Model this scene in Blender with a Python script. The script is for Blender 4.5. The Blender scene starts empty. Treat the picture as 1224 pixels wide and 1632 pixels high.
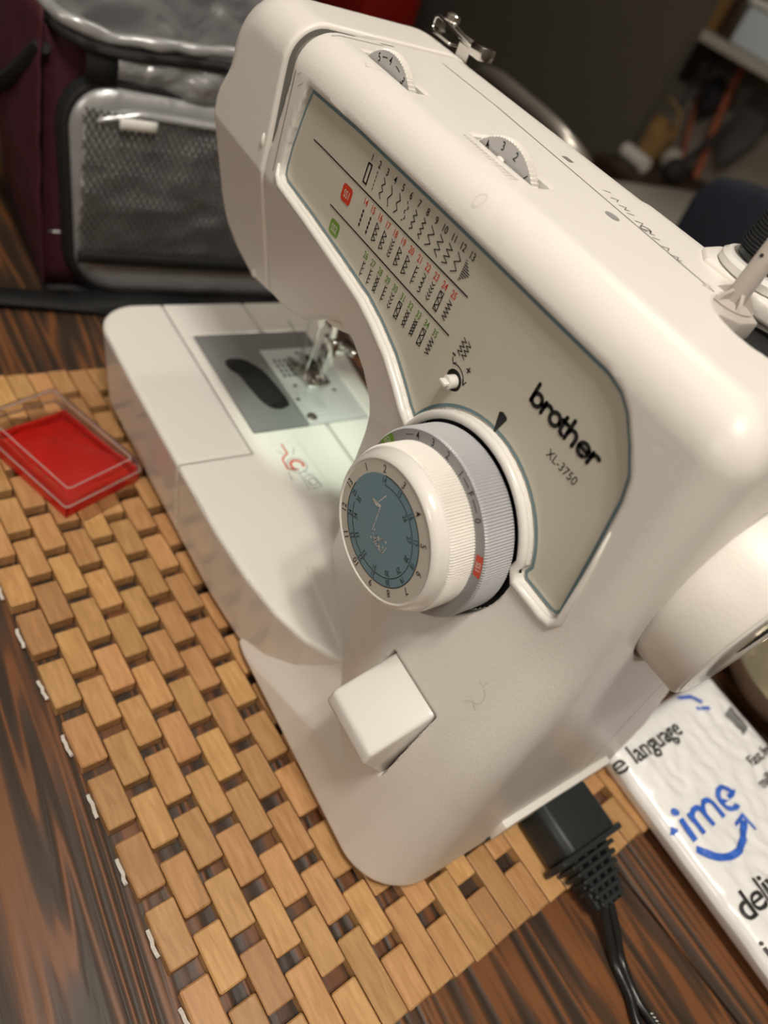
import bpy, bmesh, math, random
import numpy as np
from mathutils import Vector, Matrix
from mathutils.geometry import tessellate_polygon

# one modelling unit is 12.5 mm (the width of a mat block); U turns it into metres
U = 0.0125
rng = random.Random(7)
SC = bpy.context.scene
COL = SC.collection

# ------------------------------------------------------------------ camera, world, lamps, exposure
cam = bpy.data.objects.new('camera', bpy.data.cameras.new('camera'))
COL.objects.link(cam)
CAM_POS = Vector((20.184, -3.532, 26.131))
cam.matrix_world = Matrix(((0.50713, -0.72620, 0.46416, CAM_POS.x * U),
                           (0.79581, 0.18778, -0.57570, CAM_POS.y * U),
                           (0.33091, 0.66134, 0.67315, CAM_POS.z * U),
                           (0, 0, 0, 1)))
cam.data.sensor_fit = 'VERTICAL'
cam.data.sensor_height = 36.0
cam.data.lens = 24.95
cam.data.clip_start = 0.01
cam.data.clip_end = 30
cam.data.dof.use_dof = True
cam.data.dof.focus_distance = 0.262
cam.data.dof.aperture_fstop = 6.6
SC.camera = cam

world = bpy.data.worlds.new('room_air')
SC.world = world
world.use_nodes = True
world.node_tree.nodes['Background'].inputs[0].default_value = (1.0, 0.86, 0.70, 1)
world.node_tree.nodes['Background'].inputs[1].default_value = 0.10

SC.view_settings.view_transform = 'Standard'
SC.view_settings.look = 'None'
SC.view_settings.exposure = 0.0
SC.view_settings.gamma = 1.0
SC.view_settings.use_curve_mapping = False


def lamp(name, pos, power, radius, color, kind='POINT'):
    d = bpy.data.lights.new(name, kind)
    d.energy = power
    d.color = color
    d.shadow_soft_size = radius * U
    o = bpy.data.objects.new(name, d)
    o.location = Vector(pos) * U
    COL.objects.link(o)
    return o


WARM = (1.0, 0.935, 0.84)
# a ceiling fitting of three bulbs above and to the right of the table, one more lamp further back
for k, (dx, dy) in enumerate(((0, 0), (9, 6), (-4, 10))):
    lamp('ceiling_bulb_light', (27 + dx, -12 + dy, 92), 10.0, 3.2, WARM)
lamp('rear_ceiling_light', (-26, 62, 92), 7.0, 6.0, WARM)
lamp('front_fill_light', (34, -95, 70), 14.0, 12.0, WARM)  # added fill behind the camera to brighten front faces, no actual fitting

# ------------------------------------------------------------------ helpers
BASE = {}


def tag(o, label=None, cat=None, group=None, kind=None):
    if label: o['label'] = label
    if cat: o['category'] = cat
    if group: o['group'] = group
    if kind: o['kind'] = kind
    return o


def thing(name, label, cat, base, group=None):
    o = bpy.data.objects.new(name, None)
    o.empty_display_size = 0.02
    o.location = Vector(base) * U
    COL.objects.link(o)
    BASE[o.name] = Vector(base)
    return tag(o, label, cat, group)


def base_of(o):
    while o is not None:
        if o.name in BASE: return BASE[o.name]
        o = o.parent
    return Vector((0, 0, 0))


def link_mesh(name, me, mats, parent=None):
    o = bpy.data.objects.new(name, me)
    COL.objects.link(o)
    for m in (mats if isinstance(mats, (list, tuple)) else [mats]):
        if m: me.materials.append(m)
    if parent: o.parent = parent
    return o


def obj(name, verts, faces, mats, parent=None, smooth=None, midx=None):
    b = base_of(parent) if parent else Vector((0, 0, 0))
    V = (np.asarray(verts, float).reshape(-1, 3) - np.array(b)) * U
    me = bpy.data.meshes.new(name)
    me.from_pydata(V.tolist(), [], [list(f) for f in faces])
    if midx is not None:
        me.polygons.foreach_set('material_index', midx)
    me.validate()
    if smooth is not None:
        me.polygons.foreach_set('use_smooth', [True] * len(me.polygons))
        if smooth < 179: me.set_sharp_from_angle(angle=math.radians(smooth))
    me.update()
    return link_mesh(name, me, mats, parent)


class MB:
    """collects shapes into one mesh"""
    def __init__(s): s.v = []; s.f = []; s.m = []; s.cur = 0
    def add(s, V, F):
        o = len(s.v)
        s.v += [tuple(map(float, p)) for p in V]
        s.f += [[i + o for i in f] for f in F]
        s.m += [s.cur] * len(F)
        return s
    def box(s, lo, hi, bev=0.0, seg=2, M=None):
        bm = bmesh.new()
        bmesh.ops.create_cube(bm, size=1)
        c = [(a + b) / 2 for a, b in zip(lo, hi)]
        d = [abs(b - a) for a, b in zip(lo, hi)]
        for v in bm.verts: v.co = Vector((v.co.x * d[0] + c[0], v.co.y * d[1] + c[1], v.co.z * d[2] + c[2]))
        if bev > 0:
            bmesh.ops.bevel(bm, geom=bm.edges[:], offset=bev, segments=seg, affect='EDGES', profile=0.5)
        if M is not None: bm.transform(M)
        bm.verts.index_update()
        s.add([v.co[:] for v in bm.verts], [[v.index for v in f.verts] for f in bm.faces])
        bm.free(); return s
    def prism(s, poly, axis, a, b, bev=0.0, seg=2):
        """poly of 2-D points extruded along axis from a to b"""
        bm = bmesh.new()
        def P(p, t):
            return {0: (t, p[0], p[1]), 1: (p[0], t, p[1]), 2: (p[0], p[1], t)}[axis]
        vs = [bm.verts.new(P(p, a)) for p in poly]
        f = bm.faces.new(vs)
        r = bmesh.ops.extrude_face_region(bm, geom=[f])
        nv = [g for g in r['geom'] if isinstance(g, bmesh.types.BMVert)]
        for v in nv:
            co = list(v.co); co[axis] = b; v.co = co
        bmesh.ops.recalc_face_normals(bm, faces=bm.faces[:])
        if bev > 0:
            bmesh.ops.bevel(bm, geom=bm.edges[:], offset=bev, segments=seg, affect='EDGES', profile=0.5)
        bm.verts.index_update()
        s.add([v.co[:] for v in bm.verts], [[v.index for v in f.verts] for f in bm.faces])
        bm.free(); return s
    def lathe(s, prof, center, axis, n=48, teeth=0.0, rows=(), cap=True):
        """prof: (radius, offset along axis) pairs; rows listed get alternating radius (knurl)"""
        c = Vector(center); ax = Vector(axis).normalized()
        u = ax.orthogonal().normalized(); w = ax.cross(u)
        V = []; F = []
        for k, (r, h) in enumerate(prof):
            for i in range(n):
                a = 2 * math.pi * i / n
                rr = r - (teeth if (k in rows and i % 2) else 0)
                V.append(c + ax * h + (u * math.cos(a) + w * math.sin(a)) * rr)
        for k in range(len(prof) - 1):
            for i in range(n):
                j = (i + 1) % n
                F.append([k * n + i, k * n + j, (k + 1) * n + j, (k + 1) * n + i])
        if cap:
            F.append([i for i in range(n)][::-1]); F.append([(len(prof) - 1) * n + i for i in range(n)])
        return s.add(V, F)
    def tube(s, pts, r, n=8, closed=False):
        pts = [Vector(p) for p in pts]; V = []; F = []
        rs = r if isinstance(r, (list, tuple)) else [r] * len(pts)
        prev = None
        m = len(pts)
        for i, p in enumerate(pts):
            if closed: t = (pts[(i + 1) % m] - pts[i - 1]).normalized()
            else: t = (pts[min(i + 1, m - 1)] - pts[max(i - 1, 0)]).normalized()
            if prev is None: u = t.orthogonal().normalized()
            else:
                u = prev - t * prev.dot(t)
                u = u.normalized() if u.length > 1e-6 else t.orthogonal().normalized()
            prev = u; w = t.cross(u)
            for k in range(n):
                a = 2 * math.pi * k / n
                V.append(p + (u * math.cos(a) + w * math.sin(a)) * rs[i])
        for i in range(m if closed else m - 1):
            for k in range(n):
                j = (k + 1) % n; i2 = (i + 1) % m
                F.append([i * n + k, i * n + j, i2 * n + j, i2 * n + k])
        if not closed:
            F.append(list(range(n))[::-1]); F.append([(m - 1) * n + k for k in range(n)])
        return s.add(V, F)
    def ball(s, c, r, sx=1, sy=1, sz=1, n=12):
        V = []; F = []; m = n // 2
        for i in range(m + 1):
            th = math.pi * i / m
            for k in range(n):
                a = 2 * math.pi * k / n
                V.append((c[0] + r * sx * math.sin(th) * math.cos(a), c[1] + r * sy * math.sin(th) * math.sin(a), c[2] + r * sz * math.cos(th)))
        for i in range(m):
            for k in range(n):
                j = (k + 1) % n
                F.append([i * n + k, (i + 1) * n + k, (i + 1) * n + j, i * n + j])
        return s.add(V, F)
    def obj(s, name, mats, parent=None, smooth=35):
        return obj(name, s.v, s.f, mats, parent, smooth, s.m if isinstance(mats, (list, tuple)) else None)


def spline(pts, n=8, closed=False):
    """Catmull-Rom through points"""
    P = [Vector(p) for p in pts]; out = []
    m = len(P)
    for i in range(m if closed else m - 1):
        p0 = P[i - 1] if (closed or i > 0) else P[0]
        p1 = P[i]; p2 = P[(i + 1) % m]
        p3 = P[(i + 2) % m] if closed else P[min(i + 2, m - 1)]
        for k in range(n):
            t = k / n
            out.append(0.5 * ((2 * p1) + (p2 - p0) * t + (2 * p0 - 5 * p1 + 4 * p2 - p3) * t * t + (3 * p1 - p0 - 3 * p2 + p3) * t ** 3))
    if not closed: out.append(P[-1])
    return out


# ---- flat print: glyphs and strokes in a 2-D frame, then mapped onto a surface
GLY = {}


def glyph_text(txt, bold):
    if (txt, bold) in GLY: return GLY[(txt, bold)]
    cu = bpy.data.curves.new('glyphs', 'FONT'); cu.body = txt; cu.resolution_u = 3; cu.offset = bold
    o = bpy.data.objects.new('glyphs', cu)
    COL.objects.link(o)
    dg = bpy.context.evaluated_depsgraph_get()
    me = o.evaluated_get(dg).to_mesh()
    V = [(v.co.x, v.co.y) for v in me.vertices]; F = [list(p.vertices) for p in me.polygons]
    o.evaluated_get(dg).to_mesh_clear()
    bpy.data.objects.remove(o); bpy.data.curves.remove(cu)
    x0 = min(v[0] for v in V); x1 = max(v[0] for v in V)
    GLY[(txt, bold)] = (V, F, x0, x1)
    return GLY[(txt, bold)]


class Print:
    def __init__(s): s.v = []; s.f = []
    def text(s, txt, h, pos, ang=0.0, align='c', xs=1.0, shear=0.0, bold=0.010):
        """h = height of a capital; pos = centre of the line (align c) or its left end"""
        V, F, x0, x1 = glyph_text(txt, bold); k = h / 0.72
        ax = {'c': (x0 + x1) / 2, 'l': x0, 'r': x1}[align]
        ca, sa = math.cos(ang), math.sin(ang); o = len(s.v)
        for x, y in V:
            X = ((x - ax) + shear * y) * k * xs; Y = y * k - h / 2
            s.v.append((pos[0] + X * ca - Y * sa, pos[1] + X * sa + Y * ca))
        s.f += [[i + o for i in f] for f in F]
        return s
    def stroke(s, pts, w, cap=False):
        P = [Vector((p[0], p[1])) for p in pts]; o = len(s.v); n = len(P)
        for i, p in enumerate(P):
            a = (P[i] - P[i - 1]).normalized() if i > 0 else (P[1] - P[0]).normalized()
            b = (P[i + 1] - P[i]).normalized() if i < n - 1 else a
            t = a + b
            t = t.normalized() if t.length > 1e-3 else a
            nn = Vector((-t.y, t.x)); c = max(0.35, t.dot(a))
            s.v += [tuple(p + nn * (w / 2 / c)), tuple(p - nn * (w / 2 / c))]
        for i in range(n - 1): s.f.append([o + 2 * i, o + 2 * i + 1, o + 2 * i + 3, o + 2 * i + 2])
        if cap:
            for p in (P[0], P[-1]): s.disc(p, w / 2, 10)
        return s
    def disc(s, c, r, n=16):
        o = len(s.v)
        s.v += [(c[0] + r * math.cos(2 * math.pi * i / n), c[1] + r * math.sin(2 * math.pi * i / n)) for i in range(n)]
        s.f.append([o + i for i in range(n)]); return s
    def poly(s, pts):
        o = len(s.v); s.v += [tuple(p[:2]) for p in pts]
        s.f += [[o + i for i in t] for t in tessellate_polygon([[Vector((p[0], p[1], 0)) for p in pts]])]
        return s
    def obj(s, name, mat, parent, mapping):
        return obj(name, [mapping(*v) for v in s.v], s.f, mat, parent)


def arc(c, r, a0, a1, n=14, ry=None):
    ry = r if ry is None else ry
    return [(c[0] + r * math.cos(math.radians(a0 + (a1 - a0) * i / n)), c[1] + ry * math.sin(math.radians(a0 + (a1 - a0) * i / n))) for i in range(n + 1)]


# ------------------------------------------------------------------ materials
def new_mat(name):
    m = bpy.data.materials.new(name); m.use_nodes = True
    return m, m.node_tree.nodes, m.node_tree.links, m.node_tree.nodes['Principled BSDF']


def plain(name, col, rough=0.5, metal=0.0, spec=0.5, bump=0.0, bscale=400, coat=0.0, vary=0.0, trans=0.0, alpha=1.0, ior=1.46):
    m, N, L, P = new_mat(name)
    P.inputs['Base Color'].default_value = (*col, 1)
    P.inputs['Roughness'].default_value = rough
    P.inputs['Metallic'].default_value = metal
    P.inputs['Specular IOR Level'].default_value = spec
    P.inputs['Coat Weight'].default_value = coat
    P.inputs['Transmission Weight'].default_value = trans
    P.inputs['Alpha'].default_value = alpha
    P.inputs['IOR'].default_value = ior
    tc = N.new('ShaderNodeTexCoord')
    if bump > 0:
        nz = N.new('ShaderNodeTexNoise'); nz.inputs['Scale'].default_value = bscale; nz.inputs['Detail'].default_value = 2
        bp = N.new('ShaderNodeBump'); bp.inputs['Strength'].default_value = bump; bp.inputs['Distance'].default_value = 0.001
        L.new(tc.outputs['Object'], nz.inputs['Vector']); L.new(nz.outputs['Fac'], bp.inputs['Height']); L.new(bp.outputs['Normal'], P.inputs['Normal'])
    if vary > 0:
        n2 = N.new('ShaderNodeTexNoise'); n2.inputs['Scale'].default_value = 30; n2.inputs['Detail'].default_value = 5
        mx = N.new('ShaderNodeMix'); mx.data_type = 'RGBA'
        mx.inputs['A'].default_value = (*[c * (1 - vary) for c in col], 1); mx.inputs['B'].default_value = (*[min(1, c * (1 + vary)) for c in col], 1)
        L.new(tc.outputs['Object'], n2.inputs['Vector']); L.new(n2.outputs['Fac'], mx.inputs['Factor']); L.new(mx.outputs['Result'], P.inputs['Base Color'])
    return m


def wood_block_mat():
    m, N, L, P = new_mat('beech_blocks')
    tc = N.new('ShaderNodeTexCoord'); mp = N.new('ShaderNodeMapping'); oi = N.new('ShaderNodeObjectInfo')
    mp.inputs['Scale'].default_value = (60, 420, 420)
    cx = N.new('ShaderNodeCombineXYZ'); mul = N.new('ShaderNodeMath'); mul.operation = 'MULTIPLY'; mul.inputs[1].default_value = 90
    L.new(oi.outputs['Random'], mul.inputs[0]); L.new(mul.outputs[0], cx.inputs[2]); L.new(mul.outputs[0], cx.inputs[0])
    L.new(tc.outputs['Object'], mp.inputs['Vector']); L.new(cx.outputs[0], mp.inputs['Location'])
    nz = N.new('ShaderNodeTexNoise'); nz.inputs['Scale'].default_value = 1.0; nz.inputs['Detail'].default_value = 4; nz.inputs['Distortion'].default_value = 0.6
    L.new(mp.outputs['Vector'], nz.inputs['Vector'])
    rp = N.new('ShaderNodeValToRGB')
    rp.color_ramp.elements[0].position = 0.25; rp.color_ramp.elements[0].color = (0.43, 0.215, 0.078, 1)
    rp.color_ramp.elements[1].position = 0.75; rp.color_ramp.elements[1].color = (0.62, 0.35, 0.152, 1)
    L.new(nz.outputs['Fac'], rp.inputs['Fac'])
    hs = N.new('ShaderNodeHueSaturation')
    mr = N.new('ShaderNodeMapRange'); mr.inputs['To Min'].default_value = 0.80; mr.inputs['To Max'].default_value = 1.12
    L.new(oi.outputs['Random'], mr.inputs['Value']); L.new(mr.outputs['Result'], hs.inputs['Value'])
    mh = N.new('ShaderNodeMapRange'); mh.inputs['To Min'].default_value = 0.495; mh.inputs['To Max'].default_value = 0.506
    m7 = N.new('ShaderNodeMath'); m7.operation = 'MULTIPLY'; m7.inputs[1].default_value = 7.13
    fr = N.new('ShaderNodeMath'); fr.operation = 'FRACT'
    L.new(oi.outputs['Random'], m7.inputs[0]); L.new(m7.outputs[0], fr.inputs[0]); L.new(fr.outputs[0], mh.inputs['Value']); L.new(mh.outputs['Result'], hs.inputs['Hue'])
    L.new(rp.outputs['Color'], hs.inputs['Color']); L.new(hs.outputs['Color'], P.inputs['Base Color'])
    P.inputs['Roughness'].default_value = 0.42
    bp = N.new('ShaderNodeBump'); bp.inputs['Strength'].default_value = 0.12; bp.inputs['Distance'].default_value = 0.0006
    L.new(nz.outputs['Fac'], bp.inputs['Height']); L.new(bp.outputs['Normal'], P.inputs['Normal'])
    return m


def table_mat():
    """charred, oiled pine: dark early wood with thin orange ridges, knots in the grain"""
    m, N, L, P = new_mat('burnt_pine')
    tc = N.new('ShaderNodeTexCoord'); oi = N.new('ShaderNodeObjectInfo')
    mp = N.new('ShaderNodeMapping'); mp.inputs['Scale'].default_value = (1.35, 22, 22)
    cx = N.new('ShaderNodeCombineXYZ'); mu = N.new('ShaderNodeMath'); mu.operation = 'MULTIPLY'; mu.inputs[1].default_value = 40
    L.new(oi.outputs['Random'], mu.inputs[0]); L.new(mu.outputs[0], cx.inputs[0]); L.new(mu.outputs[0], cx.inputs[1]); L.new(cx.outputs[0], mp.inputs['Location'])
    L.new(tc.outputs['Object'], mp.inputs['Vector'])
    n1 = N.new('ShaderNodeTexNoise'); n1.inputs['Scale'].default_value = 0.9; n1.inputs['Detail'].default_value = 3.0; n1.inputs['Distortion'].default_value = 0.35
    L.new(mp.outputs['Vector'], n1.inputs['Vector'])
    k = N.new('ShaderNodeMath'); k.operation = 'MULTIPLY'; k.inputs[1].default_value = 88
    sn = N.new('ShaderNodeMath'); sn.operation = 'SINE'
    L.new(n1.outputs['Fac'], k.inputs[0]); L.new(k.outputs[0], sn.inputs[0])
    fine = N.new('ShaderNodeTexNoise'); fine.inputs['Scale'].default_value = 12; fine.inputs['Detail'].default_value = 4
    L.new(mp.outputs['Vector'], fine.inputs['Vector'])
    ad = N.new('ShaderNodeMath'); ad.operation = 'MULTIPLY_ADD'; ad.inputs[1].default_value = 0.5; ad.inputs[2].default_value = 0.22
    L.new(sn.outputs[0], ad.inputs[0])
    ad2 = N.new('ShaderNodeMath'); ad2.operation = 'MULTIPLY_ADD'; ad2.inputs[1].default_value = 0.55
    L.new(fine.outputs['Fac'], ad2.inputs[0]); L.new(ad.outputs[0], ad2.inputs[2])
    rp = N.new('ShaderNodeValToRGB'); e = rp.color_ramp.elements
    e[0].position = 0.10; e[0].color = (0.052, 0.033, 0.022, 1)
    e[1].position = 0.97; e[1].color = (0.22, 0.088, 0.034, 1)
    a = e.new(0.50); a.color = (0.080, 0.049, 0.031, 1)
    a = e.new(0.80); a.color = (0.115, 0.052, 0.026, 1)
    L.new(ad2.outputs[0], rp.inputs['Fac'])
    big = N.new('ShaderNodeTexNoise'); big.inputs['Scale'].default_value = 14; big.inputs['Detail'].default_value = 2
    L.new(tc.outputs['Object'], big.inputs['Vector'])
    mx = N.new('ShaderNodeMix'); mx.data_type = 'RGBA'; mx.blend_type = 'MULTIPLY'; mx.inputs['Factor'].default_value = 0.55
    r2 = N.new('ShaderNodeValToRGB'); r2.color_ramp.elements[0].position = 0.3; r2.color_ramp.elements[0].color = (0.55, 0.55, 0.60, 1); r2.color_ramp.elements[1].position = 0.7
    L.new(big.outputs['Fac'], r2.inputs['Fac']); L.new(rp.outputs['Color'], mx.inputs['A']); L.new(r2.outputs['Color'], mx.inputs['B'])
    L.new(mx.outputs['Result'], P.inputs['Base Color'])
    P.inputs['Roughness'].default_value = 0.46; P.inputs['Specular IOR Level'].default_value = 0.32
    bp = N.new('ShaderNodeBump'); bp.inputs['Strength'].default_value = 0.35; bp.inputs['Distance'].default_value = 0.0015
    L.new(ad2.outputs[0], bp.inputs['Height']); L.new(bp.outputs['Normal'], P.inputs['Normal'])
    return m


def fabric_foil(name, col, rough=0.35, metal=0.6, strength=0.6, scale=28):
    m, N, L, P = new_mat(name)
    tc = N.new('ShaderNodeTexCoord'); nz = N.new('ShaderNodeTexNoise')
    nz.inputs['Scale'].default_value = scale; nz.inputs['Detail'].default_value = 3; nz.inputs['Distortion'].default_value = 0.8
    bp = N.new('ShaderNodeBump'); bp.inputs['Strength'].default_value = strength; bp.inputs['Distance'].default_value = 0.006
    L.new(tc.outputs['Object'], nz.inputs['Vector']); L.new(nz.outputs['Fac'], bp.inputs['Height']); L.new(bp.outputs['Normal'], P.inputs['Normal'])
    P.inputs['Base Color'].default_value = (*col, 1); P.inputs['Roughness'].default_value = rough; P.inputs['Metallic'].default_value = metal
    return m


M = {}
M['shell'] = plain('white_shell_plastic', (0.80, 0.765, 0.715), 0.36, bump=0.10, bscale=900)
M['gloss'] = plain('white_gloss_plastic', (0.80, 0.775, 0.73), 0.16)
M['knob'] = plain('white_knob_plastic', (0.82, 0.79, 0.74), 0.18, coat=0.3)
M['panel'] = plain('warm_grey_panel', (0.62, 0.59, 0.50), 0.22)
M['blue'] = plain('grey_blue_print', (0.15, 0.235, 0.27), 0.3)
M['black'] = plain('black_print', (0.015, 0.015, 0.016), 0.4)
M['red'] = plain('red_print', (0.62, 0.055, 0.02), 0.4)
M['green'] = plain('green_print', (0.15, 0.30, 0.035), 0.4)
M['beige'] = plain('beige_label_print', (0.64, 0.61, 0.54), 0.25)
M['disc_blue'] = plain('slate_blue_label_print', (0.20, 0.32, 0.385), 0.25)
M['grey'] = plain('mid_grey_plastic', (0.30, 0.295, 0.30), 0.42)
M['ringgrey'] = plain('lilac_grey_plastic', (0.47, 0.47, 0.485), 0.40)
M['wheelgrey'] = plain('light_grey_plastic', (0.52, 0.51, 0.505), 0.4)
M['dark'] = plain('dark_gap_plastic', (0.012, 0.012, 0.013), 0.6)
M['wear'] = plain('worn_adhesive', (0.62, 0.62, 0.60), 0.55, bump=0.8, bscale=1500)
M['chrome'] = plain('bright_chrome', (0.75, 0.73, 0.70), 0.12, metal=1.0)
M['steel'] = plain('brushed_steel_plate', (0.80, 0.82, 0.81), 0.40, metal=0.5)
M['coverplate'] = plain('grey_cover_plate', (0.22, 0.225, 0.225), 0.25)
M['smoke'] = plain('smoked_window', (0.03, 0.03, 0.03), 0.06, alpha=0.6)
M['winder'] = plain('greige_plastic', (0.50, 0.45, 0.41), 0.38)
M['rubber'] = plain('black_rubber', (0.020, 0.024, 0.025), 0.42, spec=0.4)
M['cable'] = plain('black_cable', (0.012, 0.012, 0.012), 0.25)
M['thread'] = plain('black_thread', (0.010, 0.011, 0.014), 0.7, bump=0.8, bscale=300)
M['threadw'] = plain('grey_thread', (0.35, 0.34, 0.30), 0.6)
M['relief'] = plain('moulded_mark_plastic', (0.70, 0.665, 0.615), 0.36)
M['seam'] = plain('seam_shade_and_print', (0.20, 0.19, 0.17), 0.5)  # dark grey that paints groove and slot shade, also used for the rear print
M['block'] = wood_block_mat()
M['string'] = plain('white_cord', (0.72, 0.68, 0.62), 0.8, bump=0.6, bscale=1200)
M['table'] = table_mat()
M['redplastic'] = plain('red_box_plastic', (0.70, 0.018, 0.012), 0.28, vary=0.12)
M['clear'] = plain('clear_box_plastic', (0.95, 0.90, 0.88), 0.07, trans=1.0, ior=1.28)
M['edge'] = plain('lid_edge_highlight', (0.85, 0.70, 0.68), 0.12, alpha=0.45)  # pale pinkish tint standing in for highlights along the lid edges
M['poly'] = plain('white_bubble_film', (0.90, 0.90, 0.89), 0.26, coat=0.2)
M['primeblue'] = plain('royal_blue_ink', (0.035, 0.14, 0.62), 0.4)
M['ink'] = plain('black_ink', (0.02, 0.02, 0.02), 0.5)
M['smudge'] = plain('grey_ink', (0.20, 0.20, 0.20), 0.5)
M['foil'] = fabric_foil('silver_lining', (0.36, 0.365, 0.37), 0.34, 0.4, 0.8, 30)
M['foil2'] = fabric_foil('silver_padding', (0.40, 0.405, 0.41), 0.30, 0.4, 0.45, 22)
M['maroon'] = fabric_foil('burgundy_cloth', (0.050, 0.004, 0.012), 0.75, 0.0, 0.3, 40)
M['trimblack'] = plain('black_webbing', (0.010, 0.010, 0.011), 0.7, bump=0.5, bscale=900)
M['net'] = plain('grey_net', (0.055, 0.055, 0.055), 0.5)
M['netlining'] = fabric_foil('bright_lining', (0.60, 0.61, 0.62), 0.28, 0.5, 0.6, 26)
M['tagwhite'] = plain('white_tag', (0.75, 0.74, 0.70), 0.6)
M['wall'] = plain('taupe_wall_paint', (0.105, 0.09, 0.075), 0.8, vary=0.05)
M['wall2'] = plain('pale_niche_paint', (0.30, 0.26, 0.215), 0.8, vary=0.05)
M['ceil'] = plain('ceiling_paint', (0.55, 0.52, 0.47), 0.9)
M['floor'] = plain('brown_floor', (0.10, 0.065, 0.04), 0.5, vary=0.2)
M['counter'] = plain('pale_counter', (0.62, 0.59, 0.53), 0.35)
M['shelfwhite'] = plain('cream_shelf', (0.46, 0.42, 0.36), 0.5)
M['navy'] = plain('navy_upholstery', (0.014, 0.018, 0.030), 0.8, vary=0.3)
M['darkwood'] = plain('dark_chair_wood', (0.05, 0.03, 0.02), 0.4, vary=0.2)
M['chairrail'] = plain('grey_metal_tube', (0.42, 0.39, 0.35), 0.3, metal=0.8)
M['redbox'] = plain('red_card', (0.33, 0.012, 0.006), 0.5, vary=0.1)
M['wicker'] = plain('tan_wicker', (0.34, 0.20, 0.075), 0.7, vary=0.5, bump=0.8, bscale=200)
M['cardboard'] = plain('brown_card', (0.30, 0.17, 0.06), 0.7)
M['straporange'] = plain('rust_strap', (0.40, 0.10, 0.045), 0.6)
M['hangdark'] = plain('dark_hanging_cloth', (0.025, 0.022, 0.025), 0.8)
M['hanggrey'] = plain('grey_hanging_cloth', (0.09, 0.085, 0.085), 0.8)
M['clearglass'] = plain('pale_tray_plastic', (0.60, 0.66, 0.70), 0.15)
M['paper'] = plain('white_paper', (0.75, 0.73, 0.68), 0.7)
M['silverbowl'] = plain('pewter_bowl', (0.55, 0.50, 0.38), 0.25, metal=0.8)


# ------------------------------------------------------------------ implicit solids (for the moulded plastic)
def rmax(a, b, r):
    u = np.maximum(a + r, 0); v = np.maximum(b + r, 0)
    return np.sqrt(u * u + v * v) + np.minimum(np.maximum(a, b) + r, 0) - r


def rmin(a, b, r): return -rmax(-a, -b, r)


def sdpoly(P, X, Y):
    """signed distance to a polygon, negative inside"""
    P = np.asarray(P, float); n = len(P)
    d = np.full(np.broadcast(X, Y).shape, 1e9); s = np.ones_like(d)
    for i in range(n):
        a = P[i]; b = P[i - 1]
        ex, ey = b - a
        wx = X - a[0]; wy = Y - a[1]
        t = np.clip((wx * ex + wy * ey) / (ex * ex + ey * ey), 0, 1)
        bx = wx - ex * t; by = wy - ey * t
        d = np.minimum(d, bx * bx + by * by)
        c1 = Y >= a[1]; c2 = Y < b[1]; c3 = ex * wy > ey * wx
        flip = (c1 & c2 & c3) | (~c1 & ~c2 & ~c3)
        s = np.where(flip, -s, s)
    return s * np.sqrt(d)


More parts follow.
